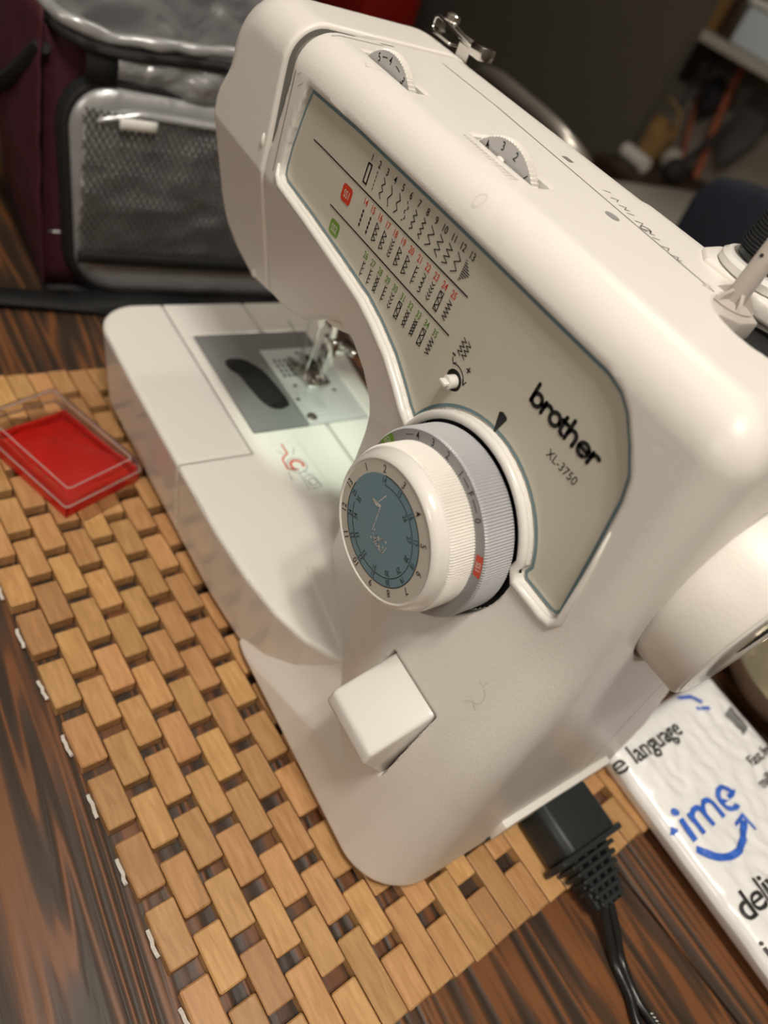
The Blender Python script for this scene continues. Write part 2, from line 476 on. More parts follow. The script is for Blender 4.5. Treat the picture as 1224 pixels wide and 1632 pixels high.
def solid(name, f, lo, hi, h, mats, parent, smooth=40):
    lo = np.array(lo, float); hi = np.array(hi, float)
    ns = np.ceil((hi - lo) / h).astype(int) + 1
    ax = [lo[k] + h * np.arange(ns[k]) for k in range(3)]
    G = f(ax[0][:, None, None], ax[1][None, :, None], ax[2][None, None, :])
    G = np.broadcast_to(G, tuple(ns)).astype(np.float32)
    G = np.where(G == 0, 1e-6, G)
    ins = G < 0
    nx, ny, nz = ns
    cnt = np.zeros((nx - 1, ny - 1, nz - 1), np.int8)
    for i in (0, 1):
        for j in (0, 1):
            for k in (0, 1):
                cnt += ins[i:nx - 1 + i, j:ny - 1 + j, k:nz - 1 + k]
    act = (cnt > 0) & (cnt < 8)
    idx = np.full(act.shape, -1, np.int64)
    cells = np.argwhere(act)
    idx[act] = np.arange(len(cells))
    acc = np.zeros((len(cells), 3)); num = np.zeros(len(cells))
    corner = [(i, j, k) for i in (0, 1) for j in (0, 1) for k in (0, 1)]
    for a in corner:
        for b in corner:
            if sum(abs(p - q) for p, q in zip(a, b)) != 1 or a > b: continue
            va = G[cells[:, 0] + a[0], cells[:, 1] + a[1], cells[:, 2] + a[2]]
            vb = G[cells[:, 0] + b[0], cells[:, 1] + b[1], cells[:, 2] + b[2]]
            cr = (va < 0) != (vb < 0)
            t = np.where(cr, va / np.where(cr, va - vb, 1), 0)
            for k in range(3): acc[:, k] += np.where(cr, a[k] + (b[k] - a[k]) * t, 0)
            num += cr
    V = lo + (cells + acc / num[:, None]) * h
    F = []
    for axis in range(3):
        o1, o2 = [(1, 2), (2, 0), (0, 1)][axis]
        sl = [slice(0, n) for n in ns]
        A = ins.take(range(0, ns[axis] - 1), axis); B = ins.take(range(1, ns[axis]), axis)
        e = np.argwhere(A != B)
        ok = (e[:, o1] > 0) & (e[:, o2] > 0) & (e[:, o1] < ns[o1] - 1) & (e[:, o2] < ns[o2] - 1)
        e = e[ok]
        q = []
        for d1, d2 in ((1, 1), (0, 1), (0, 0), (1, 0)):
            c = e.copy(); c[:, o1] -= d1; c[:, o2] -= d2
            q.append(idx[c[:, 0], c[:, 1], c[:, 2]])
        q = np.stack(q, 1)
        inside_first = ins[e[:, 0], e[:, 1], e[:, 2]]
        q[~inside_first] = q[~inside_first][:, ::-1]
        F.append(q)
    F = np.concatenate(F)
    # pull the vertices onto the surface
    ev = lambda Q: np.asarray(f(Q[:, 0], Q[:, 1], Q[:, 2]), float)
    for it in range(3):
        d = ev(V); g = np.zeros_like(V); eps = 0.02
        for k in range(3):
            Q = V.copy(); Q[:, k] += eps; g[:, k] = (ev(Q) - d) / eps
        g2 = np.maximum((g * g).sum(1), 0.25)
        st = g * (d / g2)[:, None]
        ln = np.linalg.norm(st, axis=1, keepdims=True)
        st *= np.minimum(1, 0.5 * h / np.maximum(ln, 1e-9))
        V = V - st
    b = np.array(base_of(parent)) if parent else np.zeros(3)
    me = bpy.data.meshes.new(name)
    me.vertices.add(len(V)); me.vertices.foreach_set('co', ((V - b) * U).astype(np.float32).ravel())
    me.loops.add(F.size); me.loops.foreach_set('vertex_index', F.astype(np.int32).ravel())
    me.polygons.add(len(F)); me.polygons.foreach_set('loop_start', np.arange(0, F.size, 4, dtype=np.int32))
    me.update(calc_edges=True); me.validate()
    me.polygons.foreach_set('use_smooth', np.ones(len(me.polygons), bool))
    if smooth < 179: me.set_sharp_from_angle(angle=math.radians(smooth))
    me.update()
    return link_mesh(name, me, mats, parent)


def project(f, p, d, far=6.0):
    """march from p along d to the implicit surface"""
    q = np.array(p, float); d = np.array(d, float)
    for _ in range(60):
        v = float(f(q[0:1], q[1:2], q[2:3])[0])
        if abs(v) < 1e-3: break
        q = q + d * max(min(v * 0.8, 0.6), -0.3)
    return q


# ------------------------------------------------------------------ the room
ZT = -0.65            # table top
ZF = -60.0            # floor


def slab(name, lo, hi, mat, bev=0.0):
    o = MB().box(lo, hi, bev).obj(name, mat)
    return tag(o, kind='structure')


slab('floor', (-262, -152, ZF - 4), (122, 180, ZF), M['floor'])
slab('ceiling', (-262, -152, 132), (122, 180, 136), M['ceil'])
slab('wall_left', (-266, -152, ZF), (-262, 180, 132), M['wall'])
slab('wall_right', (122, -152, ZF), (126, 180, 132), M['wall2'])
slab('wall_front', (-262, -156, ZF), (122, -152, 132), M['wall2'])
slab('wall_back', (-262, 176, ZF), (122, 180, 132), M['wall2'])
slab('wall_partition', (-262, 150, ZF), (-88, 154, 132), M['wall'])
slab('baseboard_partition', (-262, 149, ZF), (-88, 150, ZF + 7), M['shelfwhite'])

# ------------------------------------------------------------------ table of charred planks
tbl = thing('dining_table', 'dark charred pine table carrying the machine and placemat', 'table', (0, 14, ZF))
YAW = math.radians(6.0)
RT = Matrix.Rotation(YAW, 4, 'Z')
for k in range(3):
    y0 = -7.9 - 23.9 + 24.0 * k
    mb = MB().box((-64, y0 + 0.05, ZT - 3.2), (52, y0 + 23.95, ZT), 0.12, 2, M=RT)
    o = mb.obj('plank', M['table'], tbl)
for lx in (-56, 44):
    for ly in (-26, 34):
        MB().box((lx - 3, ly - 3, ZF), (lx + 3, ly + 3, ZT - 3.2), 0.3, M=RT).obj('leg', M['darkwood'], tbl)
MB().box((-58, -28, ZT - 9), (46, -26, ZT - 3.2), 0.2, M=RT).obj('apron', M['darkwood'], tbl)
MB().box((-58, 34, ZT - 9), (46, 36, ZT - 3.2), 0.2, M=RT).obj('apron', M['darkwood'], tbl)

# ------------------------------------------------------------------ placemat of wooden blocks on cords
mat_yaw, PP, SHEAR = 0.0663, 2.4416, 0.0614
matbase = Vector((0, 0, ZT))
pm = thing('placemat', 'light wooden block placemat strung on cords under the machine', 'placemat', matbase)
cy, sy = math.cos(mat_yaw), math.sin(mat_yaw)


def mat_xy(lx, ly):
    x = lx + SHEAR * ly
    return (cy * x - sy * ly, sy * x + cy * ly)


def block_mesh(length, seed):
    bm = bmesh.new(); bmesh.ops.create_cube(bm, size=1)
    r = random.Random(seed)
    for v in bm.verts:
        v.co = Vector((v.co.x * length, v.co.y * 0.955, v.co.z * 0.62))
    bmesh.ops.bevel(bm, geom=bm.edges[:], offset=0.04 + 0.02 * r.random(), segments=1, affect='EDGES')
    bmesh.ops.scale(bm, vec=(U, U, U), verts=bm.verts[:])
    me = bpy.data.meshes.new('wood_block'); bm.to_mesh(me); bm.free()
    me.materials.append(M['block'])
    return me


BLK = {}
GAP = 0.49
nblk = 0
for j in range(22):
    ends = [k + (0.5 if j % 2 else 0.0) for k in range(-5, 9)]
    ends = [e for e in ends if -4.5 < e < 8.4]
    lo = -4.72
    spans = []
    for e in ends:
        spans.append((lo * PP + (0 if lo == -4.72 else GAP), e * PP)); lo = e
    spans.append((lo * PP + GAP, 8.93 * PP))
    if j % 2 == 0: pass
    for a, b in spans:
        ln = round((b - a) / 0.02) * 0.02
        jit = rng.uniform(-0.05, 0.05)
        key = (ln, rng.randrange(2))
        if key not in BLK: BLK[key] = block_mesh(ln - 0.02, len(BLK))
        x, y = mat_xy((a + b) / 2 + jit, j + 0.485)
        o = bpy.data.objects.new('wood_block', BLK[key])
        o.parent = pm
        o.location = (Vector((x, y, -0.31 + rng.uniform(-0.025, 0.015))) - matbase) * U
        o.rotation_euler = (rng.uniform(-.008, .008), rng.uniform(-.004, .004), mat_yaw + rng.uniform(-.008, .008))
        COL.objects.link(o); nblk += 1
# cords: through the rows, and the white loops seen along the front edge
mb = MB()
for e2 in range(-9, 18):
    e = e2 / 2 + 0.32
    if -4.6 < e < 8.8:
        mb.tube([(*mat_xy(e * PP, t), -0.34) for t in (0.1, 21.8)], 0.05, 6)
mb.obj('cord', M['string'], pm)
for k in range(-4, 9):
    xs = [(k - 0.62 + 0.36 * t / 5) * PP for t in range(6)]
    MB().tube([(*mat_xy(x, -0.08 + 0.03 * rng.uniform(-1, 1)), -0.36 + 0.04 * rng.uniform(-1, 1)) for x in xs], 0.07, 6).obj('cord_loop', M['string'], pm)

# ------------------------------------------------------------------ the sewing machine
sm = thing('sewing_machine', 'white sewing machine with stitch chart panel and large dial on wooden placemat', 'sewing machine', (5, 13, 0))
PANEL = [(-0.77, 19.30), (2.06, 19.42), (7.72, 19.44), (11.68, 19.42), (13.30, 19.42), (13.85, 19.30), (14.25, 19.05), (14.75, 18.55), (15.20, 18.0),
         (15.42, 17.40), (15.55, 16.7), (15.72, 15.8), (16.05, 13.85), (15.95, 13.62), (15.7, 13.55), (14.62, 13.52), (14.45, 13.75)]
DC = (11.68, 12.88)
for a in range(22, 152, 6): PANEL.append((DC[0] + 3.05 * math.cos(math.radians(a)), DC[1] + 3.05 * math.sin(math.radians(a))))
PANEL += [(8.82, 13.98), (8.40, 14.18), (7.81, 14.55), (6.99, 15.0), (5.9, 15.38), (4.99, 15.61), (2.84, 15.84), (0.93, 16.02), (-0.9, 16.14), (-1.17, 16.3), (-1.22, 16.6), (-1.20, 17.3), (-0.97, 18.6)]
RIM = [(-12, 26), (-12, 16.0), (-1.2, 15.78), (2.84, 15.55), (5.0, 15.32), (6.9, 14.62), (8.25, 13.82), (8.9, 13.2), (9.0, 0), (30, 0), (30, 26)]
arc_tl = [(-4.35 + 2.35 * math.cos(math.radians(a)), 18.2 + 2.4 * math.sin(math.radians(a))) for a in range(90, 181, 10)]
SIL = [(13.2, 20.6)] + arc_tl + [(-6.72, 12.6), (-6.35, 11.6), (-5.4, 10.95), (-4.0, 10.55), (-2.6, 10.85), (-1.0, 11.05), (0.6, 11.6), (2.6, 13.1),
       (3.7, 13.75), (4.6, 13.65), (5.5, 13.2), (6.15, 12.5), (6.5, 11.4), (6.6, 9.5), (13.2, 9.5)]
sm0 = lambda t: 0.5 * (t + np.sqrt(t * t + 1.0))


def column_f(X, Y, Z):
    yf = 9.70 - 0.25 * sm0(12.7 - Z) + 0.13 * sm0(8.0 - Z)
    a = (yf - Y) * 0.98
    b = -0.4057 * (X - 11.3) - 0.9128 * (Y - 9.1) - 0.0461 * (Z - 4.8)
    c = (X - (18.72 - 0.09 * Z)) * 0.996
    r = np.clip(2.4 - 0.095 * Z, 1.0, 2.4)
    rear = Y - (18.7 + 1.9 * np.clip((9.0 - Z) / 5.0, 0, 1))
    side = rmax(np.maximum(c, rear), a, r)
    f = rmax(np.maximum(side, rear), 6.55 - X, 0.5)
    f = rmax(f, b, 0.35)
    f = rmax(f, Z - 20.6, 1.23)
    f = rmax(f, Y - 18.6 - 8 * np.clip((14 - Z) / 8, 0, 1), 2.4)
    f = rmax(f, 0.35 - Z, 0.25)
    d = -0.123 * (X - 8.6) - 0.907 * (Y - 7.62) + 0.403 * (Z - 0.7)
    g = rmax(np.maximum(side, d), 0.35 - Z, 0.25)
    g = np.maximum(np.maximum(g, Z - 5.0), 7.2 - X)
    return np.minimum(f, g)


def arm_f(X, Y, Z):
    p = sdpoly(SIL, X, Z)
    dr = np.maximum(sdpoly(RIM, X, Z), 0)
    F = 9.70 + np.minimum(0.30 * dr, 1.9)
    a = (F - Y) * 0.957
    t = np.clip((Z - 16.4) / 1.6, 0, 1)
    r = 0.28 + 0.95 * t * t * (3 - 2 * t)
    f = rmax(p, a, r)
    return rmax(f, Y - 18.6, 2.6)


def housing_f(X, Y, Z):
    g = np.where(Z > 16.9, 0.14 + 0.12 * np.clip(Z - 16.9, 0, 2.0), 0.04) * (1 - 0.85 * np.clip((Y - 10.6) / 2.6, 0, 1))
    arm = rmax(arm_f(X, Y, Z), -2.25 + g - X, 0.10)
    f = np.minimum(arm, column_f(X, Y, Z))
    pp = sdpoly(PANEL, X, Z)
    f = rmax(f, -np.maximum(pp, Y - 9.97), 0.10)
    rad = np.sqrt((X - DC[0]) ** 2 + (Z - DC[1]) ** 2)
    f = rmax(f, -np.maximum(rad - 2.84, Y - 9.95), 0.10)
    # lever recess
    f = rmax(f, -np.maximum(np.maximum(np.abs(X - 14.385) - 1.22, np.abs(Z - 6.60) - 1.88), Y - 9.6), 0.06)
    # slots for the two top wheels
    for sx, syy in ((0.78, 11.52), (6.06, 12.10)):
        f = rmax(f, -np.maximum(np.maximum(np.abs(X - sx) - 1.42, np.abs(Y - syy) - 0.32), 19.2 - Z), 0.05)
    # bobbin winder well
    rw = np.sqrt((X - 14.0) ** 2 + (Y - 14.75) ** 2)
    f = rmax(f, -np.maximum(rw - 1.80, 19.9 - Z), 0.08)
    # handwheel well
    rh = np.sqrt((Y - 14.3) ** 2 + (Z - 15.2) ** 2)
    f = rmax(f, -np.maximum(rh - 3.12, 16.3 - X), 0.08)
    return f


solid('housing', housing_f, (-2.6, 7.0, 0.0), (19.2, 21.2, 21.0), 0.10, M['shell'], sm)


def cover_f(X, Y, Z):
    g = np.where(Z > 16.9, 0.04 * np.clip(Z - 16.9, 0, 2.0), 0.0) * (1 - np.clip((Y - 10.6) / 2.6, 0, 1))
    return rmax(arm_f(X, Y, Z) - 0.05, X + 2.27 + g, 0.14)


tag(solid('face_cover', cover_f, (-7.2, 9.0, 10.0), (-1.9, 19.2, 21.2), 0.11, M['shell'], sm))
# stop pin at the foot of the slot, hinge pip at the bottom corner of the cover
MB().ball((-2.62, 9.66, 16.75), 0.16, 0.7, 0.6, 1.6).obj('slot_stop', M['knob'], sm, 60)
MB().ball((-3.6, 11.15, 11.0), 0.22, 1.0, 0.8, 1.0).obj('hinge_pip', M['knob'], sm, 60)
sl = MB()
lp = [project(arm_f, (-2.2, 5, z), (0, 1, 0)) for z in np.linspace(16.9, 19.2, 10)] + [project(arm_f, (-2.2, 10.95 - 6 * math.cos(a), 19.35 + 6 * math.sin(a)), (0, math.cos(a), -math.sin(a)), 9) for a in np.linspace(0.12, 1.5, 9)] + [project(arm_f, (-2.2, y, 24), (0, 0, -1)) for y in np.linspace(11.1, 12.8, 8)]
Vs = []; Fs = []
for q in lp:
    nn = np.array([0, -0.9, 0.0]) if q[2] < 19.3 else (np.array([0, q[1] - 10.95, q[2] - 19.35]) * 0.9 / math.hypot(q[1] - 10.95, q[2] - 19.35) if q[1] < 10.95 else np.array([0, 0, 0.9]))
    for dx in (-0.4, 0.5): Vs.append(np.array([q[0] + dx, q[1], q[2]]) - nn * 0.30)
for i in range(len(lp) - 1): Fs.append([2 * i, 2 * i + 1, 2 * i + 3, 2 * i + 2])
obj('slot_shade', Vs, Fs, M['seam'], sm, 60)  # dark strip inside the cover slot, the gap's shade put in as colour
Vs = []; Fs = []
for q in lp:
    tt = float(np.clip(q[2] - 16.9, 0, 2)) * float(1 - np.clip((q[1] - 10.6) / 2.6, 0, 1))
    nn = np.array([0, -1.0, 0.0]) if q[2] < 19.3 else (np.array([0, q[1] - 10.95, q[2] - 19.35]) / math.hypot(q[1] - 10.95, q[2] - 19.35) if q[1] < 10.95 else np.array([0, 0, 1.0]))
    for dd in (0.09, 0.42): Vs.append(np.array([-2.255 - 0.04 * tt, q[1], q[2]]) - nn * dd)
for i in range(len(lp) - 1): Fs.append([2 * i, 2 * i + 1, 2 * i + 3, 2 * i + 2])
obj('slot_wall_shade', Vs, Fs, M['seam'], sm, 60)  # second dark strip over the cover's side wall, painting it as shaded
# bulging lamp boss under the arm
mb = MB()
prof = [(0.0, -0.1), (1.25, 0.0), (1.42, 0.25), (1.42, 2.6)]
mb.lathe([(r, h) for r, h in prof], (2.0, 12.1, 12.75), (0, 0, 1), 40)
mb.obj('lamp_boss', M['shell'], sm, 50)


def seam(name, pts, d, w, mat, f=housing_f, lift=0.012, side=None):
    """a thin dark ribbon following the shell, groove shade put into its colour"""
    Q = [project(f, p, d) for p in pts]
    dd = -np.array(d)
    V = []; F = []
    for i, q in enumerate(Q):
        t = Q[min(i + 1, len(Q) - 1)] - Q[max(i - 1, 0)]; t = t / np.linalg.norm(t)
        n = np.cross(t, dd); n = n / np.linalg.norm(n)
        V += [q + n * w / 2 + dd * lift, q - n * w / 2 + dd * lift]
    for i in range(len(Q) - 1): F.append([2 * i, 2 * i + 1, 2 * i + 3, 2 * i + 2])
    return obj(name, V, F, mat, sm)


seam('shell_seam', [(-1.62, 6, z) for z in np.linspace(16.2, 19.4, 12)], (0, 1, 0), 0.035, M['seam'])
seam('shell_seam', [(-1.55, y, 24) for y in np.linspace(10.6, 12.6, 8)], (0, 0, -1), 0.035, M['seam'])
seam('rear_seam', [(x, 14.9 - 0.075 * max(0, x - 2), 24) for x in np.linspace(-1.2, 12.2, 30)], (0, 0, -1), 0.035, M['seam'])
seam('access_slot', [(5.2 + 0.09 * k, 15.15, 24) for k in range(5)], (0, 0, -1), 0.22, M['seam'])
mb = Print().disc((0, 0), 0.20, 20)
q = project(housing_f, (8.72, 13.75, 24), (0, 0, -1))
mb.obj('screw_hole', M['grey'], sm, lambda a, b: (q[0] + a * 1.25, q[1] + b * 0.85, q[2] + 0.012))
# rear markings beside the seam
pr = Print()
x = 7.2
for k in range(9):
    pr.stroke([(x + 0.42 * k + a, 14.95 - 0.09 * k + b) for a, b in ((0, 0), (0.12, 0.22), (0.24, 0.02), (0.30, 0.18))][:2 + k % 3], 0.035)
pr.stroke(arc((9.3, 14.6), 0.16, 0, 330), 0.05)
pr.obj('threading_print', M['seam'], sm, lambda a, b: (a, b, project(housing_f, (a, b, 24), (0, 0, -1))[2] + 0.012))

# --- bed: extension table with its lid, and the free arm behind it
BED = [(-8.2 + 2.2 * math.cos(math.radians(a)), 9.05 + 2.2 * math.sin(math.radians(a))) for a in range(180, 271, 9)]
BED += [(-4, 6.86), (1.0, 6.93), (4.6, 7.02), (6.9, 7.22), (8.8, 7.58), (10.2, 8.1), (11.2, 8.75), (12.0, 9.6), (13.0, 12), (13.0, 17.9), (-1.5, 18.6), (-9.0, 19.5), (-10.0, 19.2), (-10.4, 18.2)]
PX0, PX1, PY0, PY1 = -7.62, -0.36, 11.0, 17.5


def bed_raw(X, Y, Z):
    p = sdpoly(BED, X, Y) + 0.13 * (4.85 - Z)
    f = rmax(p * 0.985, Z - 4.85, 0.22)
    f = rmax(f, 0.35 - Z, 0.15)
    pit = np.maximum(np.maximum(np.abs(X - (PX0 + PX1) / 2) - (PX1 - PX0) / 2, np.abs(Y - (PY0 + PY1) / 2) - (PY1 - PY0) / 2), 4.74 - Z)
    f = np.maximum(f, -pit)
    well = np.maximum(np.sqrt(((X + 3.6) / 1.25) ** 2 + (Y - 13.2) ** 2) - 1.9, 3.6 - Z)
    return np.maximum(f, -well)


def lid_f(X, Y, Z): return rmax(rmax(bed_raw(X, Y, Z), X - 0.80, 0.05), Y - 10.38, 0.05)
def tray_f(X, Y, Z):
    f = bed_raw(X, Y, Z)
    f = np.maximum(f, Y - 14.88)
    return rmax(f, -np.maximum(X - 0.86, Y - 10.44), 0.05)
def freearm_f(X, Y, Z): return rmax(bed_raw(X, Y, Z), 14.95 - Y, 0.05)


blo, bhi = (-10.9, 6.3, 0.0), (13.3, 19.9, 5.2)
solid('accessory_compartment', lid_f, blo, (1.3, 11.0, 5.2), 0.14, M['gloss'], sm)
solid('extension_table', tray_f, blo, (13.3, 15.3, 5.2), 0.14, M['gloss'], sm)
solid('free_arm', freearm_f, (-10.9, 14.5, 0.0), bhi, 0.14, M['gloss'], sm)
for fx, fy in ((-8, 9.2), (-8, 17.6), (16, 10), (16, 19)):
    MB().lathe([(0.6, 0), (0.6, 0.45)], (fx, fy, 0.0), (0, 0, 1), 16).obj('rubber_foot', M['rubber'], sm)

# plates in the bed
mb = MB()
win = [(-5.55, 11.85), (-5.6, 12.7), (-4.9, 13.3), (-4.2, 13.55), (-2.2, 13.72), (-1.75, 13.3), (-1.75, 12.75), (-2.3, 12.35), (-3.4, 12.15), (-4.3, 12.05), (-4.9, 11.75)]
outer = [(PX0 + .03, PY0 + .03), (PX1 - .03, PY0 + .03), (PX1 - .03, 13.92), (-6.2, 13.92), (-6.2, PY1 - .03), (PX0 + .03, PY1 - .03)]
wsp = [(p.x, p.y) for p in spline([(a, b, 0) for a, b in win], 4, True)]
polys = [[Vector((a, b, 4.86)) for a, b in outer], [Vector((a, b, 4.86)) for a, b in wsp[::-1]]]
tri = tessellate_polygon(polys)
allv = [v for pl in polys for v in pl]
V = [v[:] for v in allv] + [(v.x, v.y, 4.78) for v in allv]; n = len(allv)
F = [list(t) for t in tri] + [[i + n for i in t][::-1] for t in tri]
no = len(outer)
for i in range(no): F.append([i, (i + 1) % no, (i + 1) % no + n, i + n])
for i in range(no, n): j = no + (i - no + 1) % (n - no); F.append([i, j, j + n, i + n])
cov = obj('bobbin_cover', V, F, M['coverplate'], sm)
w = MB(); w.add([(a, b, 4.855) for a, b in wsp] + [(a, b, 4.80) for a, b in wsp], [list(range(len(wsp))), list(range(len(wsp), 2 * len(wsp)))[::-1]])
tag(w.obj('cover_window', M['smoke'], cov), 'smoked clear window over the bobbin')
MB().lathe([(0.2, 0.0), (1.05, 0.0), (1.05, 0.12), (0.4, 0.12), (0.4, 0.75), (1.05, 0.75), (1.05, 0.87), (0.2, 0.87)], (-3.6, 13.0, 3.65), (0, 0, 1), 28).obj('bobbin', M['steel'], sm)
MB().lathe([(0.38, 0.15), (0.95, 0.15), (0.95, 0.72), (0.38, 0.72)], (-3.6, 13.0, 3.65), (0, 0, 1), 24).obj('bobbin_thread', M['thread'], sm)
npl = MB().box((-6.15, 13.97, 4.74), (PX1 - .03, PY1 - .03, 4.885), 0.03, 1).obj('needle_plate', M['steel'], sm)
pr = Print()
for k in range(3):
    for i in range(4): pr.poly([(-5.3 + i * 0.38, 14.35 + 0.28 * k), (-5.02 + i * 0.38, 14.35 + 0.28 * k), (-5.02 + i * 0.38, 14.48 + 0.28 * k), (-5.3 + i * 0.38, 14.48 + 0.28 * k)])
pr.poly([(-5.4, 15.2), (-4.0, 15.2), (-4.0, 15.34), (-5.4, 15.34)])
for c in ((-3.2, 14.6), (-2.6, 16.6), (-2.2, 14.25), (-5.7, 16.0), (-2.9, 15.9)): pr.disc(c, 0.11)
pr.obj('feed_slot', M['dark'], npl, lambda a, b: (a, b, 4.892))
pr = Print()
for k in range(7): pr.stroke([(-2.6 + 0.28 * k, 14.2), (-2.6 + 0.28 * k, 17.1)], 0.02)
pr.obj('guide_lines', M['grey'], npl, lambda a, b: (a, b, 4.890))
MB().lathe([(0.26, 0), (0.26, 0.10), (0.20, 0.16), (0.05, 0.17)], (-0.85, 14.32, 4.87), (0, 0, 1), 24).obj('plate_screw', M['chrome'], sm)

# threading picture moulded on the bed
ol = [(0.55, 11.4), (0.75, 11.25), (3.6, 11.3), (3.85, 11.5), (3.9, 12.75), (3.7, 12.95), (0.7, 12.85), (0.5, 12.65), (0.55, 11.4)]
bm_map = lambda a, b: (a, b, 4.858)
Print().stroke(ol, 0.035).obj('bed_picture', M['relief'], sm, bm_map)
Print().stroke([(0.55, 11.95), (1.15, 11.95), (1.45, 11.55), (2.05, 11.5), (2.15, 11.7), (2.2, 12.0)], 0.08).stroke(arc((1.95, 12.05), 0.30, 60, 330), 0.12).obj('bed_picture', M['red'], sm, bm_map)
pr = Print().stroke(arc((1.95, 12.05), 0.46, 0, 360, 24), 0.045).stroke([(2.3, 12.2), (3.3, 12.6)], 0.04).stroke([(2.4, 11.9), (3.5, 11.9)], 0.04)
pr.stroke(arc((3.05, 12.3), 0.2, 0, 360), 0.04).stroke([(2.6, 12.5), (3.4, 12.55), (3.45, 12.1), (2.7, 12.0), (2.6, 12.5)], 0.035).stroke([(0.9, 12.4), (1.3, 12.2)], 0.04).stroke([(0.9, 11.5), (1.2, 11.75)], 0.03).stroke([(2.2, 11.45), (2.75, 11.4)], 0.05)
pr.obj('bed_picture', M['grey'], sm, bm_map)

# presser bar, foot, needle and thread
pb = MB()
pb.tube([(-3.35, 16.0, 6.6), (-3.35, 16.0, 10.6)], 0.22, 12)
pb.box((-3.75, 15.75, 6.0), (-2.95, 16.25, 7.6), 0.08)
pb.obj('presser_bar', M['chrome'], sm)
ft = MB()
ft.box((-3.68, 15.8, 5.15), (-3.05, 16.15, 6.1), 0.06)
ft.tube([(-3.95, 15.95, 5.45), (-2.85, 15.95, 5.45)], 0.10, 10)
ft.obj('foot_holder', M['chrome'], sm)
MB().prism([(-5.3, 15.2), (-4.5, 15.0), (-2.9, 15.2), (-2.7, 15.8), (-2.9, 16.5), (-4.6, 16.6), (-5.2, 16.4), (-5.5, 16.0), (-4.4, 15.9)], 2, 4.95, 5.12, 0.03).obj('presser_foot', M['chrome'], sm)
MB().lathe([(0.30, 0), (0.34, 0.06), (0.34, 0.55), (0.28, 0.62)], (-3.35, 16.25, 7.0), (0.25, 1, 0), 20).obj('clamp_screw', M['chrome'], sm)
MB().box((-3.2, 16.4, 7.35), (-2.1, 16.9, 7.6), 0.06).obj('needle_clamp', M['chrome'], sm)
nb = MB(); nb.tube([(-3.6, 15.3, 8.2), (-3.6, 15.3, 10.8)], 0.18, 10); nb.tube([(-3.6, 15.3, 8.4), (-3.6, 15.3, 6.0), (-3.6, 15.3, 5.0)], [0.06, 0.06, 0.01], 8)
nb.obj('needle', M['chrome'], sm)
MB().tube(spline([(-3.7, 15.1, 10.6), (-4.0, 14.9, 8.0), (-3.75, 15.0, 6.3), (-3.9, 14.9, 5.2), (-6.0, 16.5, 4.95), (-8.5, 16.9, 4.9)], 8), 0.022, 5).obj('needle_thread', M['threadw'], sm)
led = bpy.data.lights.new('sewing_light', 'SPOT'); led.energy = 0.19; led.color = (0.86, 1.0, 0.82); led.shadow_soft_size = 0.5 * U
led.spot_size = math.radians(84); led.spot_blend = 0.35
lo_ = bpy.data.objects.new('sewing_light', led); lo_.location = Vector((0.7, 14.4, 10.6)) * U
lo_.rotation_euler = (math.radians(4), math.radians(6), 0); COL.objects.link(lo_)
MB().lathe([(0.75, 0), (0.8, 0.25), (0.8, 0.9)], (0.9, 14.2, 10.78), (0, 0, 1), 20).obj('lamp_shade', M['grey'], sm)

# --- control panel with its print
PY = 9.90


def inset(poly, d):
    P = [Vector(p) for p in poly]; n = len(P); out = []
    A = sum(P[i - 1].x * P[i].y - P[i].x * P[i - 1].y for i in range(n))
    sg = 1 if A > 0 else -1
    for i in range(n):
        a = (P[i] - P[i - 1]).normalized(); b = (P[(i + 1) % n] - P[i]).normalized()
        na = Vector((-a.y, a.x)) * sg; nb_ = Vector((-b.y, b.x)) * sg
        m_ = na + nb_
        m_ = m_ / max(0.3, m_.length_squared / 2) if m_.length > 1e-6 else na
        out.append(P[i] + m_ * d)
    return [(p.x, p.y) for p in out]


HOLE = [(9.46 + 0.33 * math.cos(t * math.pi / 12), 16.02 + 0.31 * math.sin(t * math.pi / 12)) for t in range(24)]
po = inset(PANEL, 0.05)
pl = [[Vector((a, b, 0)) for a, b in po], [Vector((a, b, 0)) for a, b in HOLE[::-1]]]
tri = tessellate_polygon(pl); allp = po + HOLE[::-1]
n = len(allp); n0 = len(po)
V = [(a, PY, b) for a, b in allp] + [(a, PY + 0.10, b) for a, b in allp]
F = [list(t) for t in tri]
for i in range(n0): F.append([i, (i + 1) % n0, (i + 1) % n0 + n, i + n])
for i in range(n0, n): j = n0 + (i - n0 + 1) % (n - n0); F.append([i, j, j + n, i + n])
panel = obj('control_panel', V, F, M['panel'], sm)
bmx = bmesh.new(); bmx.from_mesh(panel.data); bmesh.ops.recalc_face_normals(bmx, faces=bmx.faces[:]); bmx.to_mesh(panel.data); bmx.free()
pmap = lambda a, b: (a, PY - 0.014, b)
smap = lambda a, b: (a, PY - 0.008, b)
rimpath = PANEL[12:] [0:0]
i_tip = PANEL.index((16.05, 13.85)); i_bl = PANEL.index((-1.20, 17.3))
rp_ = [(p[0], p[1]) for p in PANEL[i_tip:i_bl]]
rp_ = inset(PANEL, -0.12)[i_tip - 2:i_bl]
rr_ = [0.02, 0.06, 0.12] + [0.14] * (len(rp_) - 5) + [0.10, 0.04]
MB().tube([(a, 9.68, b) for a, b in rp_], rr_, 12).obj('panel_rim', M['gloss'], sm, 179)
i1 = inset(PANEL, 0.06); i2 = inset(PANEL, 0.155)
V = [smap(*p) for p in i1] + [smap(*p) for p in i2]; n = len(i1)
obj('border_stripe', V, [[i, (i + 1) % n, (i + 1) % n + n, i + n] for i in range(n)], M['blue'], panel)
k_, r_, g_ = Print(), Print(), Print()
